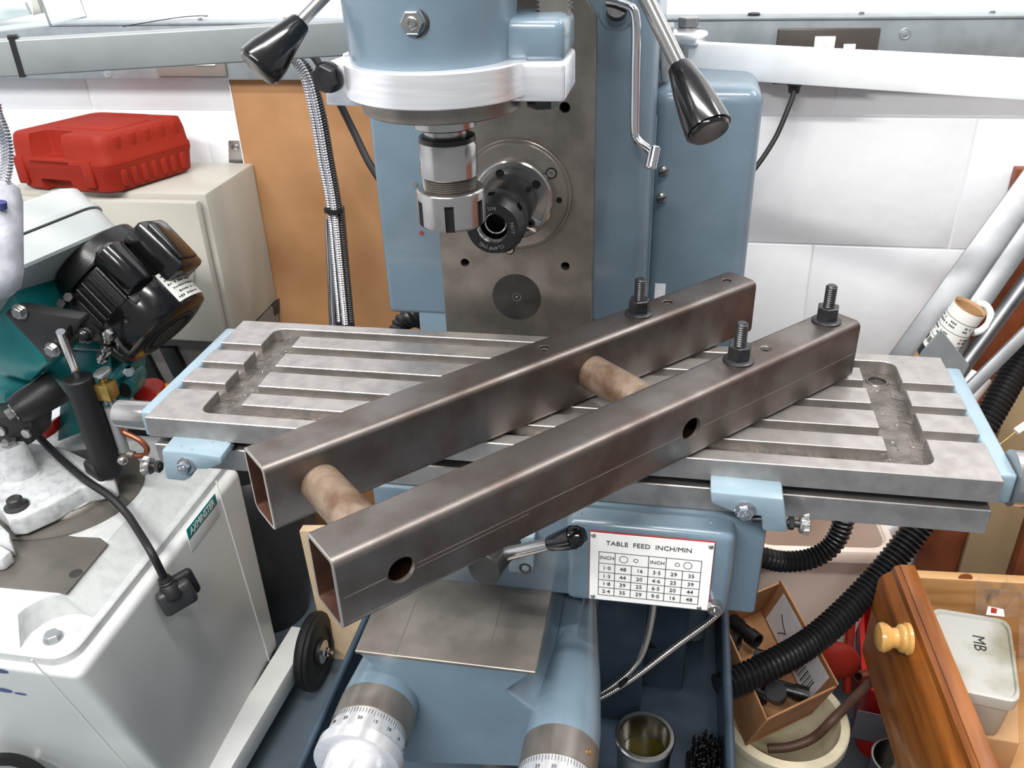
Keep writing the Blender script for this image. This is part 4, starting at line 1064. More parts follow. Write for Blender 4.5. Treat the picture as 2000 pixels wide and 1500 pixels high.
# blade guide roller and jaw under the bow
p = at(46, 795, 1, .345)
B().lathe(p, (.6, .75, .25), [(-.012, 0), (-.012, .021), (.0, .024), (.05, .026), (.055, .024), (.055, 0)], 32).build('guide_roller', BLACKB, saw)
b = B(); b.lathe(p + V((-.008, -.010, -.003)), (-.6, -.75, -.25), [(0, 0), (0, .014), (.002, .014), (.003, .010), (.003, 0)], 24); b.hexn(p + V((-.010, -.012, -.004)), (-.6, -.75, -.25), .016, .008); b.build('roller_bolt', STEEL, saw)
slab('guide_block', [(-60, 822), (30, 812), (62, 825), (60, 868), (10, 884), (-60, 880)], .335, .05, BLACKB, saw, .003)
p = at(3, 842, 1, .333); B().lathe(p, (0, -1, 0), [(0, 0), (0, .008), (.003, .007), (.003, 0)], 16).build('guide_screw', STEEL, saw)
p = at(52, 846, 1, .333); B().lathe(p, (0, -1, 0), [(0, 0), (0, .008), (.003, .007), (.003, 0)], 16).build('guide_screw', STEEL, saw)
slab('red_guard', [(72, 840), (104, 822), (106, 848), (84, 862)], .44, .02, REDB, saw, .002)
slab('switch_box', [(236, 800), (330, 792), (335, 892), (262, 893)], .52, .05, DRUM, saw, .004)
es = at(297, 768, 1, .545)
slab('stop_button_base', [(260, 770), (322, 770), (322, 784), (260, 784)], .525, .04, mat('yellow_plastic', (226, 176, 40), 0.4), saw, .004)
B().lathe(es + V((0, 0, -.012)), (.0, -.25, .95), [(0, 0), (0, .017), (.010, .018), (.014, .025), (.022, .027), (.027, .024), (.029, .012), (.029, 0)], 32).build('stop_button', REDS, saw)
# badge
pb0, pb1 = onx(366, 1046, SX + .0006), onx(421, 973, SX + .0006)
xd = (pb1 - pb0); bl = xd.length
B().box((pb0 + pb1) / 2 + V((.0002, 0, -.011)), (.001, bl * 1.02, .042), None, .0004).build('badge_plate', SAWG, saw)
B().box((pb0 + pb1) / 2 + V((.0006, 0, 0)), (.0008, bl, .020), None, .0003).build('badge', TEALL, saw)
text_mesh([('AXMINSTER', .0175, basis((pb0 + pb1) / 2 + V((.0012, 0, -.0005)), (0, 1, 0), (0, 0, 1)) @ Matrix.Diagonal((bl / .112, 1, 1, 1)))], 'badge_lettering', WHITE, saw)

# power cord with moulded plug
pts = [at(-40, 735, 2, -.29), at(20, 790, 2, -.30), at(90, 868, 2, -.325), at(160, 932, 2, -.333), at(212, 968, 2, -.345), at(246, 1002, 2, -.362), at(268, 1034, 2, -.372), onx(296, 1080, -.222), onx(322, 1132, -.214)]
pc_ = thing('mains_lead', 'black mains lead with moulded plug draped over the bandsaw bed', 'mains lead', pts[4])
B().tube(pts, .0056, 12).build('lead_cable', BLACKR, pc_)
pgc = onx(343, 1162, -.205)
dpl = (onx(348, 1178, -.205) - onx(322, 1132, -.214)).normalized()
B().lathe(pts[-1] - dpl * .004, dpl, [(0, 0), (0, .008), (.004, .0095), (.006, .0085), (.008, .0105), (.011, .009), (.014, .012), (.024, .016), (.03, .017), (.03, 0)], 20).build('plug_boot', BLACKR, pc_)
sd = V(CAM) - pgc; sd = (sd - dpl * sd.dot(dpl)).normalized(); td = dpl.cross(sd)
m3 = Matrix((td, dpl, sd)).transposed()
B().box(pgc + dpl * .004, (.050, .040, .020), m3, .0075, 3).build('plug_body', DRUM, pc_)
B().box(pgc + dpl * .000 - sd * .012 + td * (.012 if (R3 @ np.array(td))[0] > 0 else -.012), (.044, .044, .014), m3, .0068, 3).build('plug_face', BLACKR, pc_)

# board and dark container between saw and tray
bb = [at(584, 1037, 1, .56), at(640, 1290, 1, .56), at(646, 1303, 1, .56), at(658, 1309, 1, .56), at(730, 1312, 1, .56), at(690, 1037, 1, .56)]
zlow = min(p.z for p in bb)
sb = B().prism(bb, (0, .018, 0), .0012, 1).build('fibreboard_panel', PLY)
tag(sb, 'pale tan fibreboard panel standing on edge beside the small black wheel', 'board')
dc = at(515, 1222, 2, FZ); dc.y += .05
zt = at(515, 950, 1, dc.y).z
o = B().lathe(V((dc.x, dc.y, FZ)), (0, 0, 1), [(0, 0), (0, .070), (.006, .075), (.10, .092), (.24, .098), (.30, .092), (.34, .075), (.36, .055), (.41, .05), (.41, .04), (.43, .04), (.43, 0)], 40).build('plastic_container', DRUM)
tag(o, 'dark grey rounded plastic container in the shadow behind the saw cabinet', 'container')

# lamp shell at the left edge, clear guard in the top left corner
lm = thing('machine_lamp', 'mottled white lamp shell on flexible metal neck at the left edge', 'lamp', dp(-12, 480, .95))
lt_ = dp(-14, 352, .95); lb0 = dp(-22, 585, .95); ax_ = lb0 - lt_; n_ = ax_.length
B().lathe(lt_, ax_, [(0, 0), (0, .018), (.006, .026), (.02, .0295), (n_ * .75, .0325), (n_ * .88, .030), (n_ * .96, .021), (n_, .008), (n_ + .001, 0)], 40).build('lamp_shell', CLOTH, lm)
for k in range(3):
    B().corr([dp(-6 - 3 * k, 205, .93), dp(4 + 4 * k, 260, .93), dp(9 + 5 * k, 310, .935), dp(4 + 3 * k, 362, .94), dp(-6, 402, .945)], .0042, .0034, .16, 10).build('flexible_neck', CHROME, lm)
B().lathe(dp(2, 394, .925), (-.25, 0, -1), [(0, 0), (0, .0055), (.007, .0055), (.007, 0)], 16).build('neck_collar', mat('navy_tape', (52, 58, 110), 0.5), lm)
gd = thing('clear_guard', 'clear plastic guard box in the top left corner above the grey bar', 'guard', dp(20, 30, .85))
t = [dp(-80, -40, .84), dp(66, -40, .84), dp(100, 51, .86), dp(-80, 72, .86)]
bk = [p + V((.0, .06, 0)) for p in t]
def sheet(a, b_, c_, d_, th=.0018):
    n = (b_ - a).cross(d_ - a).normalized() * th
    return [a, b_, c_, d_], n
b = B()
for q in ((t[0], t[1], t[2], t[3]), (t[1], bk[1], bk[2], t[2]), (t[3], t[2], bk[2], bk[3])):
    pts, n = sheet(*q); b.prism(pts, n)
b.build('guard_sheet', CLEAR, gd)
B().prism([dp(-60, 18, .875), dp(6, 10, .875), dp(48, 5, .875), dp(60, 29, .875), dp(12, 40, .875), dp(-60, 50, .875)], (0, .004, 0)).build('guard_strip', GALV, gd)
B().prism([dp(58, -20, .88), dp(66, -20, .88), dp(82, 26, .88), dp(66, 30, .88)], (0, .004, 0)).build('guard_strip', IRON2, gd)

# ================================================================ right-hand corner
# beige bin with metal lengths standing in it
R8 = Matrix.Rotation(.10, 3, 'Z')
bc_ = V((.700, .678, 0))
def rloop(hx_, hy_, z, r=.03, c=bc_, R=R8):
    pts = []
    for sx_, sy_, a0 in ((1, -1, -90), (1, 1, 0), (-1, 1, 90), (-1, -1, 180)):
        for k in range(6):
            a = math.radians(a0 + 18 * k)
            v = V((sx_ * (hx_ - r) + r * math.cos(a), sy_ * (hy_ - r) + r * math.sin(a), 0))
            v = R @ v; pts.append((c.x + v.x, c.y + v.y, z))
    return pts
RZ = -.515
bn = thing('waste_bin', 'tall beige plastic bin holding metal offcuts, behind the cardboard box', 'bin', (bc_.x, bc_.y, FZ))
B().loft([rloop(.082, .112, FZ + .001), rloop(.107, .142, RZ - .012), rloop(.107, .142, RZ - .001), rloop(.105, .140, RZ), rloop(.101, .136, RZ - .004), rloop(.079, .109, FZ + .006)]).build('bin_body', BINP, bn)
lipb = B(); lipb.loft([rloop(.107, .142, RZ - .018), rloop(.116, .151, RZ - .020), rloop(.117, .152, RZ - .004), rloop(.114, .149, RZ + .001), rloop(.104, .139, RZ + .0015)], caps=False); lipb.build('bin_rim', BINP, bn)

WAL = V((0, -1, 0))
def lean_bar(name, p, q, wd, th, m, lab, cat, up=None, rnd=False, ext=0.0, grp=None):
    d = (q - p); p = p - d.normalized() * ext; d = q - p
    z = d.normalized(); n = V((-.25, -.9, .35)); n = (n - z * n.dot(z)).normalized(); x = z.cross(n)
    if x.x < 0: x = -x
    if rnd:
        o = B().lathe(p, d, [(0, wd * .8), (0, wd), (d.length, wd), (d.length, wd * .8), (0, wd * .8)], 24).build(name, m)
    else:
        o = B().box(p + d * .5 + x * (wd / 2), (wd, th, d.length), Matrix((x, n, z)).transposed(), .0012, 2).build(name, m)
    tag(o, lab, cat, grp); return o
lean_bar('aluminium_bar', at(1738, 690, 1, .80), at(2040, 275, 1, .905), .062, .020, ALU3, 'widest aluminium length leaning against the white wall right of the table', 'bar', ext=.22)
lean_bar('aluminium_bar', at(1822, 690, 1, .745), at(2070, 330, 1, .84), .030, .012, ALU3, 'narrower aluminium flat bar leaning just right of the widest length', 'bar', ext=.18)
lean_bar('aluminium_tube', at(1893, 700, 1, .72), at(2060, 475, 1, .80), .0115, 0, ALU3, 'round aluminium tube leaning between the flat bars and the red brown plank', 'tube', rnd=True, ext=.16)
lean_bar('aluminium_strip', at(1884, 752, 1, .56), at(2060, 577, 1, .64), .016, .018, ALU3, 'nearest bluish metal strip leaning past the white plastic pipe', 'strip', ext=.05)
lean_bar('plastic_pipe', at(1868, 800, 1, .66), at(1918, 733, 1, .68), .017, 0, WHITE, 'short white plastic pipe behind the right end of the mill table', 'pipe', rnd=True)
o = B().prism([at(u, v, 1, .42) for u, v in ((1839, 645), (1893, 713), (1880, 738), (1868, 775), (1770, 760), (1800, 690))], (0, .004, 0), .0006, 1).build('steel_plate', GALV)
tag(o, 'grey steel plate with a pointed corner standing behind the table end', 'plate')
# strips standing in the bin
for k, (u0, v0, u1, v1, m, lab) in enumerate(((1702, 1020, 1640, 1100, BROWNW, 'brown wooden strip standing in the beige bin'), (1740, 1018, 1672, 1098, ALU, 'bright aluminium channel offcut standing in the beige bin'), (1640, 1030, 1585, 1095, BLACKM, 'dark metal strip standing in the beige bin'))):
    p, q = V((.66 + .03 * k, .65 + .025 * k, -.82)), at(u0, v0, 1, .76 + .012 * k)
    d = (q - p).normalized()
    lean_bar('metal_offcut' if k else 'wood_strip', p, q + d * .05, (.016, .022, .008)[k], (.008, .012, .004)[k], m, lab, 'offcut')
# cardboard tube with label
a, b_ = dp(1896, 598, 1.33), dp(1770, 765, 1.43)
ct_ = thing('cardboard_tube', 'cardboard tube with printed white label, mouth up, leaning by the wall', 'tube', b_)
d = b_ - a; n_ = d.length
B().lathe(a, d, [(0.004, .0222), (0, .0245), (n_, .0245), (n_, .0215), (.004, .0222)], 40).build('tube_wall', CARD2, ct_)
B().lathe(a, d, [(.05, 0), (.05, .0218), (.051, 0)], 30).build('tube_plug', CARD2, ct_)
B().lathe(a + d.normalized() * .003, d, [(0, .0246), (0, .0250), (.085, .0250), (.085, .0246)], 40).build('tube_label', WHITE, ct_)
b = B(); fr = frame_from(d); dn = d.normalized()
tcam = V(CAM) - a; 
for r_, (s, hgt) in enumerate(((.018, .0006), (.024, .003), (.030, .003), (.038, .0006), (.044, .003), (.050, .003), (.058, .0006), (.068, .010))):
    for k in range(60):
        aa = 2 * PI * k / 60
        if hgt > .001 and (random.random() < .35 or k % 20 > 14): continue
        rad = fr @ V((math.cos(aa), math.sin(aa), 0))
        b.box(a + dn * (.003 + s) + rad * .0251, (.0003, .0026 if hgt < .001 else .0016, hgt), Matrix((rad, dn.cross(rad), dn)).transposed())
lp_ = b.build('label_print', INK, ct_); lp_['kind'] = 'stuff'
B().lathe(a + dn * .084, d, [(0, .0246), (0, .0251), (.016, .0251), (.016, .0246)], 40).build('tape_band', BLACKR, ct_)
o = B().tube([dp(1905, 592, 1.36), dp(1924, 596, 1.36), dp(1934, 612, 1.36), dp(1930, 632, 1.36), dp(1914, 646, 1.36), dp(1900, 650, 1.36)], .0055, 10).build('plastic_strap', WHITE)
tag(o, 'white plastic strap looped beside the mouth of the cardboard tube', 'strap')
# upright boards by the wall
x0, x1_ = at(1792, 1090, 1, .925).x, at(1843, 1090, 1, .925).x
o = B().bc(x0, x1_ + .03, .925, .944, FZ, -.02, .001).build('wood_plank', BROWNW); tag(o, 'red brown plank standing upright against the wall at the right', 'plank')
o = B().bc(x1_ + .032, 1.28, .915, .940, FZ, -.20, .001).build('wood_board', TANB); tag(o, 'plain tan board standing on end at the right edge behind the drawer', 'board')
o = B().bc(1.16, 1.235, .885, .914, FZ, -.34, .001).build('wood_plank', BROWNW); tag(o, 'narrow brown batten standing in front of the tan board', 'plank')
# hoses
hose = B().corr([dp(2075, 575, 1.30), dp(1990, 712, 1.27), dp(1940, 800, 1.25), dp(1880, 900, 1.24), dp(1785, 1040, 1.24), dp(1695, 1150, 1.23), dp(1595, 1245, 1.20), dp(1500, 1302, 1.165), dp(1430, 1334, 1.15), dp(1404, 1346, 1.145)], .0190, .0075, .09, 20).build('corrugated_hose', BLACKH)
tag(hose, 'long thick black corrugated hose sweeping from the right edge down over the cardboard box', 'hose')
hose = B().corr([at(1440, 1075, 1, .26), at(1487, 1088, 1, .26), at(1530, 1097, 1, .27), at(1580, 1092, 1, .28), at(1618, 1072, 1, .29), at(1640, 1040, 1, .30), at(1652, 1000, 1, .31)], .0125, .0058, .10, 18).build('corrugated_hose', BLACKH)
tag(hose, 'black corrugated hose looping out beside the feed gearbox under the table', 'hose')
sw_ = thing('swab_stick', 'white tipped swab on a thin stick at the right edge above the feed dial', 'swab', dp(1990, 840, .98))
B().cyl(dp(1953, 868, .98), dp(1988, 840, .98), .0006, n=8).build('stick', BRASS, sw_)
B().cyl(dp(1984, 843, .98), dp(2030, 812, .98), .0042, n=14, ch=.001).build('tip', WHITE, sw_)

# cardboard box on the cream bucket
bkc = V((.646, .28, FZ)); BR = -.604
bk_ = thing('bucket', 'round cream plastic bucket with a thick rim under the cardboard box', 'bucket', bkc)
B().lathe(bkc, (0, 0, 1), [(.001, 0), (.001, .064), (BR - FZ - .02, .078), (BR - FZ - .02, .084), (BR - FZ - .016, .086), (BR - FZ - .002, .086), (BR - FZ, .084), (BR - FZ, .074), (BR - FZ - .004, .073), (.012, .060), (.012, 0)], 56).build('bucket_body', BUCK, bk_)
o = B().tube([at(1500, 1462, 2, BR - .05), at(1545, 1458, 2, BR - .045), at(1590, 1440, 2, BR - .03), at(1630, 1402, 2, BR + .006), at(1700, 1332, 2, BR + .02)], .0065, 12).build('brown_rod', mat('brown_hose', (84, 62, 50), 0.5)); tag(o, 'bent dark brown rod sticking out of the cream bucket', 'rod')
BXZ = -.602
Q = at(1487, 1190, 2, BXZ); Q1 = at(1588, 1392, 2, BXZ); Q2 = at(1330, 1312, 2, BXZ)
up_ = at(1527, 1132, 2, BXZ + .085) - Q
e1 = (Q1 - Q); e2 = (at(1436, 1466, 2, BXZ) - Q1) * .87
box_ = thing('cardboard_box', 'open brown cardboard box of black pipe fittings with a paper label inside', 'box', Q)
def wall_(p, a_, b2, th, name, m=CARD):
    n = a_.cross(b2).normalized() * th
    return B().prism([p, p + a_, p + a_ + b2, p + b2], n, .0008, 1).build(name, m, box_)
wall_(Q, e1, e2, .003, 'box_floor')
wr = wall_(Q, e1, up_, .003, 'box_side')
wall_(Q, e2, up_ * .95, -.003, 'box_side')
wall_(Q + e2, e1, up_ * .9, -.003, 'box_side')
wall_(Q + e1, e2, up_ * .92, .003, 'box_side')
nn = e1.cross(up_).normalized()
if nn.dot(V(CAM) - Q) < 0: nn = -nn
lo = .0012 if nn.dot(e2) > 0 else .0012
lab0 = Q + e1 * .12 + up_ * .06 + nn * .0034; la = e1 * .80; lb2 = up_ * .84
B().prism([lab0, lab0 + la, lab0 + la + lb2, lab0 + lb2], nn * .0004).build('paper_label', LABELG, box_)
b = B()
for k, wdt in enumerate((.9, .5, 1.2, .4, .8, 1.4, .5, .9, .4, 1.3, .6, 1.0, .5, .9, 1.2)):
    s = .56 + .0250 * k
    p = lab0 + la * s + lb2 * .10 + nn * .0006
    b.prism([p, p + la * (.010 * wdt), p + la * (.010 * wdt) + lb2 * .42, p + lb2 * .42], nn * .0002)
bar_ = b.build('barcode', INK, wr); bar_['kind'] = 'stuff'
b = B(); 
def lp2(x, y): return lab0 + la * x + lb2 * y + nn * .0008
b.tube([lp2(.14, .62), lp2(.22, .50), lp2(.33, .40)], .0007, 6); b.tube([lp2(.33, .40), lp2(.28, .30), lp2(.24, .16)], .0007, 6)
b.build('pen_mark', INK, wr)
def inbox(x, y, z): return Q + e1 * x + e2 * y + up_ * z
fits = [((.05, .62, .30), (.32, .42, .32), .0125, 'short black pipe fitting at the far corner inside the cardboard box'),
        ((.10, .95, .30), (.28, .70, .35), .0135, 'black elbow fitting at the left wall inside the cardboard box'),
        ((.42, .55, .32), (.62, .18, .34), .0115, 'black pipe fitting beside the paper label in the cardboard box'),
        ((.66, .62, .36), (.90, .12, .34), .0115, 'long black pipe fitting at the front right of the cardboard box'),
        ((.55, .90, .26), (.78, .60, .24), .0105, 'black fitting half hidden under the round grey cap in the box')]
for p, q, r, lab in fits:
    p, q = inbox(*p), inbox(*q); d = q - p; n_ = d.length
    o = B().lathe(p, d, [(0, r * .75), (0, r), (n_ * .3, r), (n_ * .3, r * .86), (n_ * .7, r * .86), (n_ * .7, r), (n_, r), (n_, r * .75), (n_ * .9, r * .7), (n_ * .1, r * .7), (0, r * .75)], 24).build('pipe_fitting', BLACKM); tag(o, lab, 'pipe fitting')
p = inbox(.80, .62, .62)
o = B().lathe(p, (-.25, -.35, .9), [(-.016, 0), (-.016, .013), (0, .0145), (.001, .0135), (.001, 0)], 32).build('pipe_stopper', DRUM); tag(o, 'round dark grey pipe cap facing up in the cardboard box', 'pipe stopper')

# red caddy, lid, copper pipe and tin
rcx = V((.915, .575, FZ))
RT = at(1665, 1352, 1, .46).z
cd_ = thing('red_tub', 'red plastic tub with a carrying strap on the floor left of the drawer', 'tub', rcx)
I3 = Matrix.Rotation(-.12, 3, 'Z')
B().loft([rloop(.085, .10, FZ + .001, .03, rcx, I3), rloop(.100, .125, RT, .03, rcx, I3), rloop(.104, .130, RT + .001, .03, rcx, I3), rloop(.104, .130, RT + .008, .03, rcx, I3), rloop(.096, .121, RT + .008, .03, rcx, I3), rloop(.082, .097, FZ + .006, .03, rcx, I3)]).build('tub_body', REDB, cd_)
B().prism([at(u, v, 1, .69) for u, v in ((1672, 1230), (1742, 1118), (1728, 1240), (1708, 1330), (1672, 1340))], (0, .008, 0), .001).build('tub_back', REDB, cd_)
B().tube([at(1655, 1350, 1, .47), at(1655, 1300, 1, .49), at(1660, 1240, 1, .52), at(1664, 1190, 1, .55), at(1680, 1150, 1, .60)], .0075, 10).build('tub_strap', REDP, cd_)
fp_ = at(1725, 1440, 1, .452)
B().box(at(1722, 1425, 1, .447), (.085, .0012, .075), Matrix.Rotation(-.12, 3, 'Z') @ Matrix.Rotation(.12, 3, 'X')).build('tub_label', mat('grey_label', (110, 108, 116), 0.5), cd_)
o = B().ball(at(1632, 1290, 1, .44), .036, (1, .5, 1), 24).build('red_float', REDP); tag(o, 'rounded red plastic float showing behind the right corner of the cardboard box', 'float')
o = B().lathe(at(1676, 1322, 1, .47), at(1790, 1296, 1, .60) - at(1676, 1322, 1, .47), [(0, .006), (0, .009), (.16, .009), (.16, 0)], 18).build('copper_offcut', COPPER); tag(o, 'end of a copper pipe poking out of the red tub', 'pipe')
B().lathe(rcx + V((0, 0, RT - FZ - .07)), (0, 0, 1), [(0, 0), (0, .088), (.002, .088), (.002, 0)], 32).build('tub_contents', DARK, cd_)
tcn = at(1752, 1482, 2, -.79)
tn = thing('tin_can', 'open shiny tin can on the floor below the drawer', 'can', (tcn.x, tcn.y, FZ))
B().lathe((tcn.x, tcn.y, FZ), (0, 0, 1), [(.0005, 0), (.0005, .036), (.127, .036), (.129, .0375), (.131, .0375), (.131, .0345), (.003, .0345), (.003, 0)], 44).build('can_body', TIN, tn)

# pulled-out drawer
DZ = -.400; DB = -.545
D0 = at(1740, 1103, 2, DZ)
dya = -math.radians(4.5)
dy_ = V((-math.sin(dya) * .0 + .065, -.998, 0)).normalized(); dx_ = V((-dy_.y, dy_.x, 0))
def dpt(a_, b2, z): return D0 + dx_ * a_ + dy_ * b2 + V((0, 0, z - DZ))
dw = thing('drawer', 'pulled out pine drawer with a turned knob, bottom right', 'drawer', dpt(.2, .2, DB - .02))
def dbox(a0, a1, b0, b1, z0, z1, name, m, bv=.002, par=None):
    return B().prism([dpt(a0, b0, z0), dpt(a1, b0, z0), dpt(a1, b1, z0), dpt(a0, b1, z0)], (0, 0, z1 - z0), bv, 2).build(name, m, par or dw)
DW = .43; DD = .46
dbox(.012, .032, -.004, DW, DB - .012, DZ - .001, 'drawer_front', ORANGEW)
fr_ = B(); prof = [(.012, DZ - .003), (.006, DZ - .006), (.004, DZ - .014), (-.006, DZ - .022), (-.010, DZ - .03), (-.010, DB - .02), (.012, DB - .02)]
fr_.loft([[dpt(a_, -.004, z) for a_, z in prof], [dpt(a_, DW, z) for a_, z in prof]]); fr_.build('front_moulding', ORANGEW, dw)
dbox(.032, DD, 0, .016, DB - .01, DZ - .006, 'drawer_side', PINE)
dbox(.032, DD, DW - .016, DW, DB - .01, DZ - .006, 'drawer_side', PINE)
dbox(.032, DD, .016, DW - .016, DB, DB + .006, 'drawer_bottom', PINE, .0005)
dbox(DD - .012, DD, .016, DW - .016, DB + .006, DZ - .02, 'drawer_back', PINE)
pk = at(1886, 1128, 1, dpt(.15, .016, DZ).y - .001)
B().lathe(pk, -dy_ * -1, [(-.001, 0), (-.001, .0085), (.0006, .0085), (.0006, 0)], 24, scale=(1, .75)).build('wood_knot', mat('pine_knot', (150, 88, 48), 0.5), dw)
kx = at(1737, 1243, 1, dpt(0, .13, 0).y)
kb = dpt(-.010, (D0.y - kx.y) / .998, kx.z)
B().lathe(kb, -dx_, [(0, 0), (0, .019), (.004, .0195), (.007, .017), (.009, .0175), (.012, .0165), (.015, .0125), (.020, .0120), (.026, .0165), (.031, .0182), (.036, .0165), (.039, .010), (.040, 0)], 40).build('drawer_knob', KNOBW, dw)
ch_ = thing('unseen_chest', 'unseen brown chest behind the pulled out drawer, made tall to darken tube reflections', 'chest', dpt(.7, .2, FZ))  # unseen chest for the drawer, tall and brown to darken reflections in the tubes
B().prism([dpt(DD + .002, -.06, FZ), dpt(DD + .40, -.06, FZ), dpt(DD + .40, DW + .06, FZ), dpt(DD + .002, DW + .06, FZ)], (0, 0, .15 - FZ), .003).build('chest_body', BROWNW, ch_)
B().prism([dpt(DD - .02, -.08, .151), dpt(DD + .42, -.08, .151), dpt(DD + .42, DW + .08, .151), dpt(DD - .02, DW + .08, .151)], (0, 0, .022), .004).build('chest_top', ORANGEW, ch_)

# in the drawer: cardboard, plastic tub, blue packet, bag
CT = -.487
o = B().prism([at(u, v, 2, CT) for u, v in ((1812, 1250), (1985, 1270), (1992, 1452), (1868, 1432))], (0, 0, DB + .0065 - CT), .002).build('cardboard_carton', CARD2); tag(o, 'flat tan cardboard carton under the milky tub in the drawer', 'carton')
LZ_ = CT + .072
lc = [at(1817, 1185, 2, LZ_), at(1973, 1210, 2, LZ_), at(1996, 1374, 2, LZ_), at(1828, 1338, 2, LZ_)]
cen = sum(lc, V((0, 0, 0))) / 4
def tubl(s, z, r=.16):
    pts = []; n = 4
    for i in range(n):
        p = cen + (lc[i] - cen) * s; pa = cen + (lc[(i - 1) % n] - cen) * s; pn = cen + (lc[(i + 1) % n] - cen) * s
        A = p.lerp(pa, r); Bq = p.lerp(pn, r)
        for k in range(6):
            t_ = k / 5
            q = A * (1 - t_) ** 2 + p * 2 * t_ * (1 - t_) + Bq * t_ * t_
            pts.append((q.x, q.y, z))
    return pts
tb_ = thing('plastic_tub', 'milky plastic tub with a stained lid marked MB, in the drawer', 'tub', V((cen.x, cen.y, CT)))
B().loft([tubl(.84, CT + .0005), tubl(.87, CT + .004), tubl(.94, LZ_ - .014)]).build('tub_body', TUBP, tb_)
B().loft([tubl(1.0, LZ_ - .016), tubl(1.01, LZ_ - .006), tubl(1.0, LZ_ - .001), tubl(.97, LZ_), tubl(.93, LZ_), tubl(.90, LZ_ - .003), tubl(.5, LZ_ - .0025)]).build('tub_lid', TUBP, tb_)
m1 = at(1912, 1256, 2, LZ_ - .0022); 
xd_ = (at(1916, 1275, 2, LZ_) - at(1910, 1240, 2, LZ_)).normalized()
text_mesh([('MB', .020, basis(m1, xd_, V((0, 0, 1)).cross(xd_)))], 'lid_writing', INK, tb_, .0001)
o = B().prism([at(u, v, 2, -.47) for u, v in ((1797, 1200), (1822, 1192), (1826, 1300), (1808, 1304))], (0, 0, -.068), .002).build('blue_packet', BLUEP); tag(o, 'bright blue packet squeezed between the drawer front and the milky tub', 'packet')
rnd_ = random.Random(3)
t = bmesh.new(); N1, N2 = 16, 16
gr = []
for i in range(N1 + 1):
    row = []
    for j in range(N2 + 1):
        u = 1905 + 170 * i / N1; v = 1122 + 190 * j / N2
        z = -.415 - .055 * (j / N2) + .016 * math.sin(i * 1.3 + j * .7) * rnd_.random() + .012 * rnd_.random()
        if i < 4 and j > 6: z = min(z, -.425)
        p = at(u, v, 2, z); p.y = min(p.y, dpt(.2, .022, 0).y); row.append(t.verts.new(p))
    gr.append(row)
for i in range(N1):
    for j in range(N2):
        if (1905 + 170 * i / N1) < 1990 - 3 and (1122 + 190 * j / N2) > 1205: continue
        t.faces.new((gr[i][j], gr[i + 1][j], gr[i + 1][j + 1], gr[i][j + 1]))
bmesh.ops.recalc_face_normals(t, faces=t.faces[:])
bmesh.ops.solidify(t, geom=t.faces[:], thickness=.0006)
bb_ = B(); bb_.add(t); bag = bb_.build('plastic_bag', BAG, None, 60); tag(bag, 'crinkled clear plastic bag behind the milky tub in the drawer', 'bag')
bp0 = at(1940, 1194, 2, -.420)
B().prism([at(u, v, 2, -.412) for u, v in ((1930, 1184), (1960, 1190), (1962, 1204), (1926, 1200))], (0, 0, -.0006)).build('bag_label', WHITE, bag)
B().prism([at(u, v, 2, -.4112) for u, v in ((1936, 1186), (1948, 1189), (1946, 1198), (1935, 1196))], (0, 0, -.0006)).build('bag_print', REDP, bag)

# ================================================================ things in the chip tray
cuc = V((.4575, .10, -.56)); CH_ = .102
cup = thing('coolant_can', 'round aluminium can of dirty oil standing in the chip tray', 'can', cuc)
B().lathe(cuc, (0, 0, 1), [(.0005, 0), (.0005, .030), (CH_ - .012, .0315), (CH_ - .010, .034), (CH_ - .002, .035), (CH_, .0335), (CH_, .0295), (CH_ - .003, .0285), (.003, .0285), (.003, 0)], 56).build('can_body', TIN, cup)
B().lathe(cuc + V((0, 0, CH_ - .038)), (0, 0, 1), [(-.02, 0), (-.02, .0284), (0, .0284), (0, 0)], 40).build('oil', OIL, cup)
bq = at(1380, 1478, 2, -.505)
br_ = thing('bristle_brush', 'black bristle brush standing in the front right corner of the chip tray', 'brush', (bq.x, bq.y, -.56))
B().box((bq.x, bq.y, -.545), (.040, .060, .028), Matrix.Rotation(.1, 3, 'Z'), .004).build('brush_block', BLACKM, br_)
b = B()
for i in range(9):
    for j in range(12):
        p = V((bq.x - .016 + .004 * i + random.uniform(-.001, .001), bq.y - .026 + .0047 * j + random.uniform(-.001, .001), -.532))
        b.cyl(p, p + V((random.uniform(-.004, .004), random.uniform(-.004, .004), .038 + random.uniform(-.006, .006))), .0019, .0012, 5)
bs_ = b.build('bristles', BLACKM, br_); bs_['kind'] = 'stuff'
o = B().corr([at(1277, 1170, 1, .09), at(1272, 1210, 1, .10), at(1262, 1255, 1, .11), at(1246, 1292, 1, .12), at(1212, 1328, 1, .125), at(1150, 1368, 1, .13), at(1080, 1400, 1, .13)], .0033, .0036, .26, 10).build('steel_conduit', STEEL)
tag(o, 'thin spiral steel conduit dropping from below the feed gearbox into the chip tray', 'conduit')
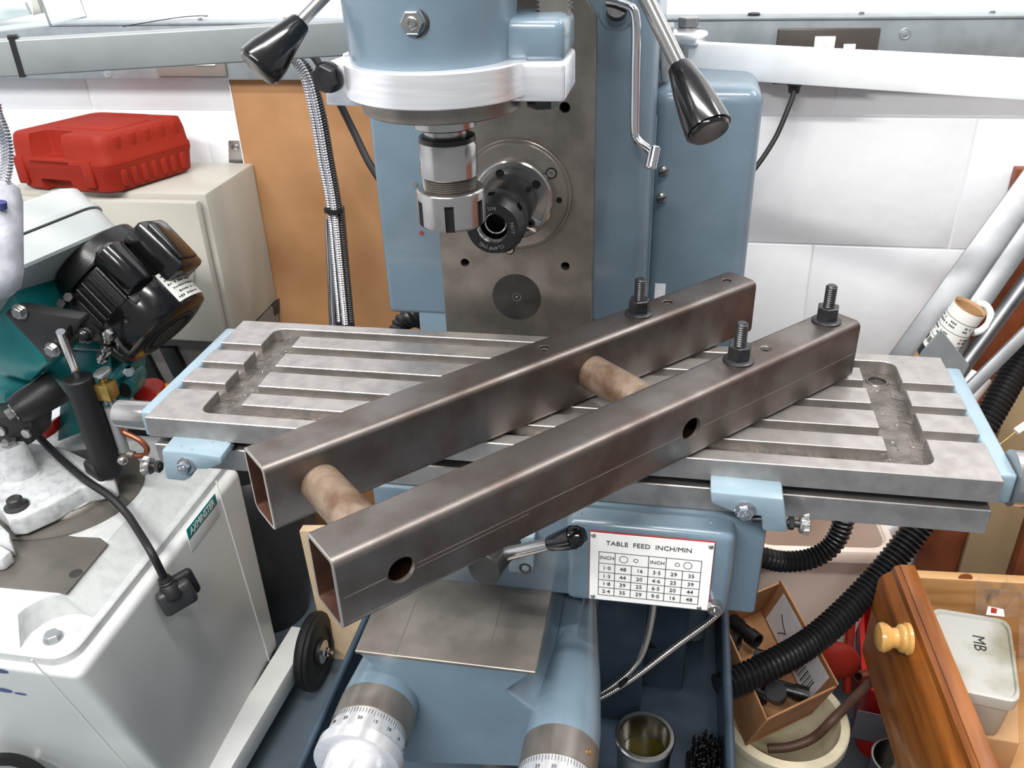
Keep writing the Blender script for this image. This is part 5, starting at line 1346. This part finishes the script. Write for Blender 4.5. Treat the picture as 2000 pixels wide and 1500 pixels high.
o = B().corr([at(1478, 1060, 1, .10), at(1458, 1110, 1, .10), at(1432, 1160, 1, .10), at(1395, 1205, 1, .10), at(1320, 1262, 1, .11), at(1226, 1332, 1, .12), at(1150, 1374, 1, .125), at(1070, 1402, 1, .125)], .0033, .0036, .26, 10).build('steel_conduit', STEEL)
tag(o, 'longer spiral steel conduit slanting from behind the feed gearbox across the tray', 'conduit')
ptie = at(1217, 1331, 1, .120)
B().box(ptie, (.004, .010, .014), Matrix.Rotation(.6, 3, 'Y'), .001).build('cable_tie', BLACKR, o)

# swarf
b = B(); rs = random.Random(11)
def chip(p, s):
    t = bmesh.new(); k = [t.verts.new(V((rs.uniform(-s, s), rs.uniform(-s, s), rs.uniform(0, s * .6)))) for _ in range(4)]
    for f in ((0, 1, 2), (0, 2, 3), (0, 3, 1), (1, 3, 2)): t.faces.new([k[i] for i in f])
    b.add(t, Matrix.Translation(p))
for _ in range(70): chip(V((rs.uniform(.215, .362), rs.uniform(-.094, -.088) if rs.random() < .5 else rs.uniform(-.09, .0), -.160)), .0016)
for _ in range(60): chip(V((rs.choice((.058, .068, .64, .652)) + rs.uniform(-.008, .008), rs.uniform(.02, .18), -.0098)), .0014)
for _ in range(50): chip(V((rs.uniform(.44, .545), rs.uniform(-.1, .18), -.5600)), .0022)
for _ in range(14): chip(V((rs.uniform(.385, .515), rs.uniform(-.018, .0), -.0585)), .0012)
for _ in range(12): chip(V((rs.uniform(0.02, .09), rs.uniform(-.018, -.002), -.0185)), .001)
sf = b.build('metal_swarf', CHROME); tag(sf, 'tiny bright metal chips scattered over the mill table, knee and tray', 'swarf', None, 'stuff')

# shared groups of repeated things
for o in list(C.objects):
    if o.parent is None and 'category' in o:
        base = o.name.split('.')[0]
        g = {'flexible_conduit': 'flexible steel conduits before the hardboard', 'pipe_fitting': 'black pipe fittings in the cardboard box',
             'support_arm': 'swing arms behind the mill', 'aluminium_bar': 'aluminium lengths leaning by the wall', 'collet_chuck': 'collet chucks of the mill',
             'steel_conduit': 'spiral conduits in the chip tray', 'corrugated_hose': 'black corrugated hoses', 'metal_offcut': 'offcuts in the beige bin',
             'wood_plank': 'upright brown timbers by the wall', 'power_cable': 'thin black cables behind the mill'}.get(base)
        if g: o['group'] = g
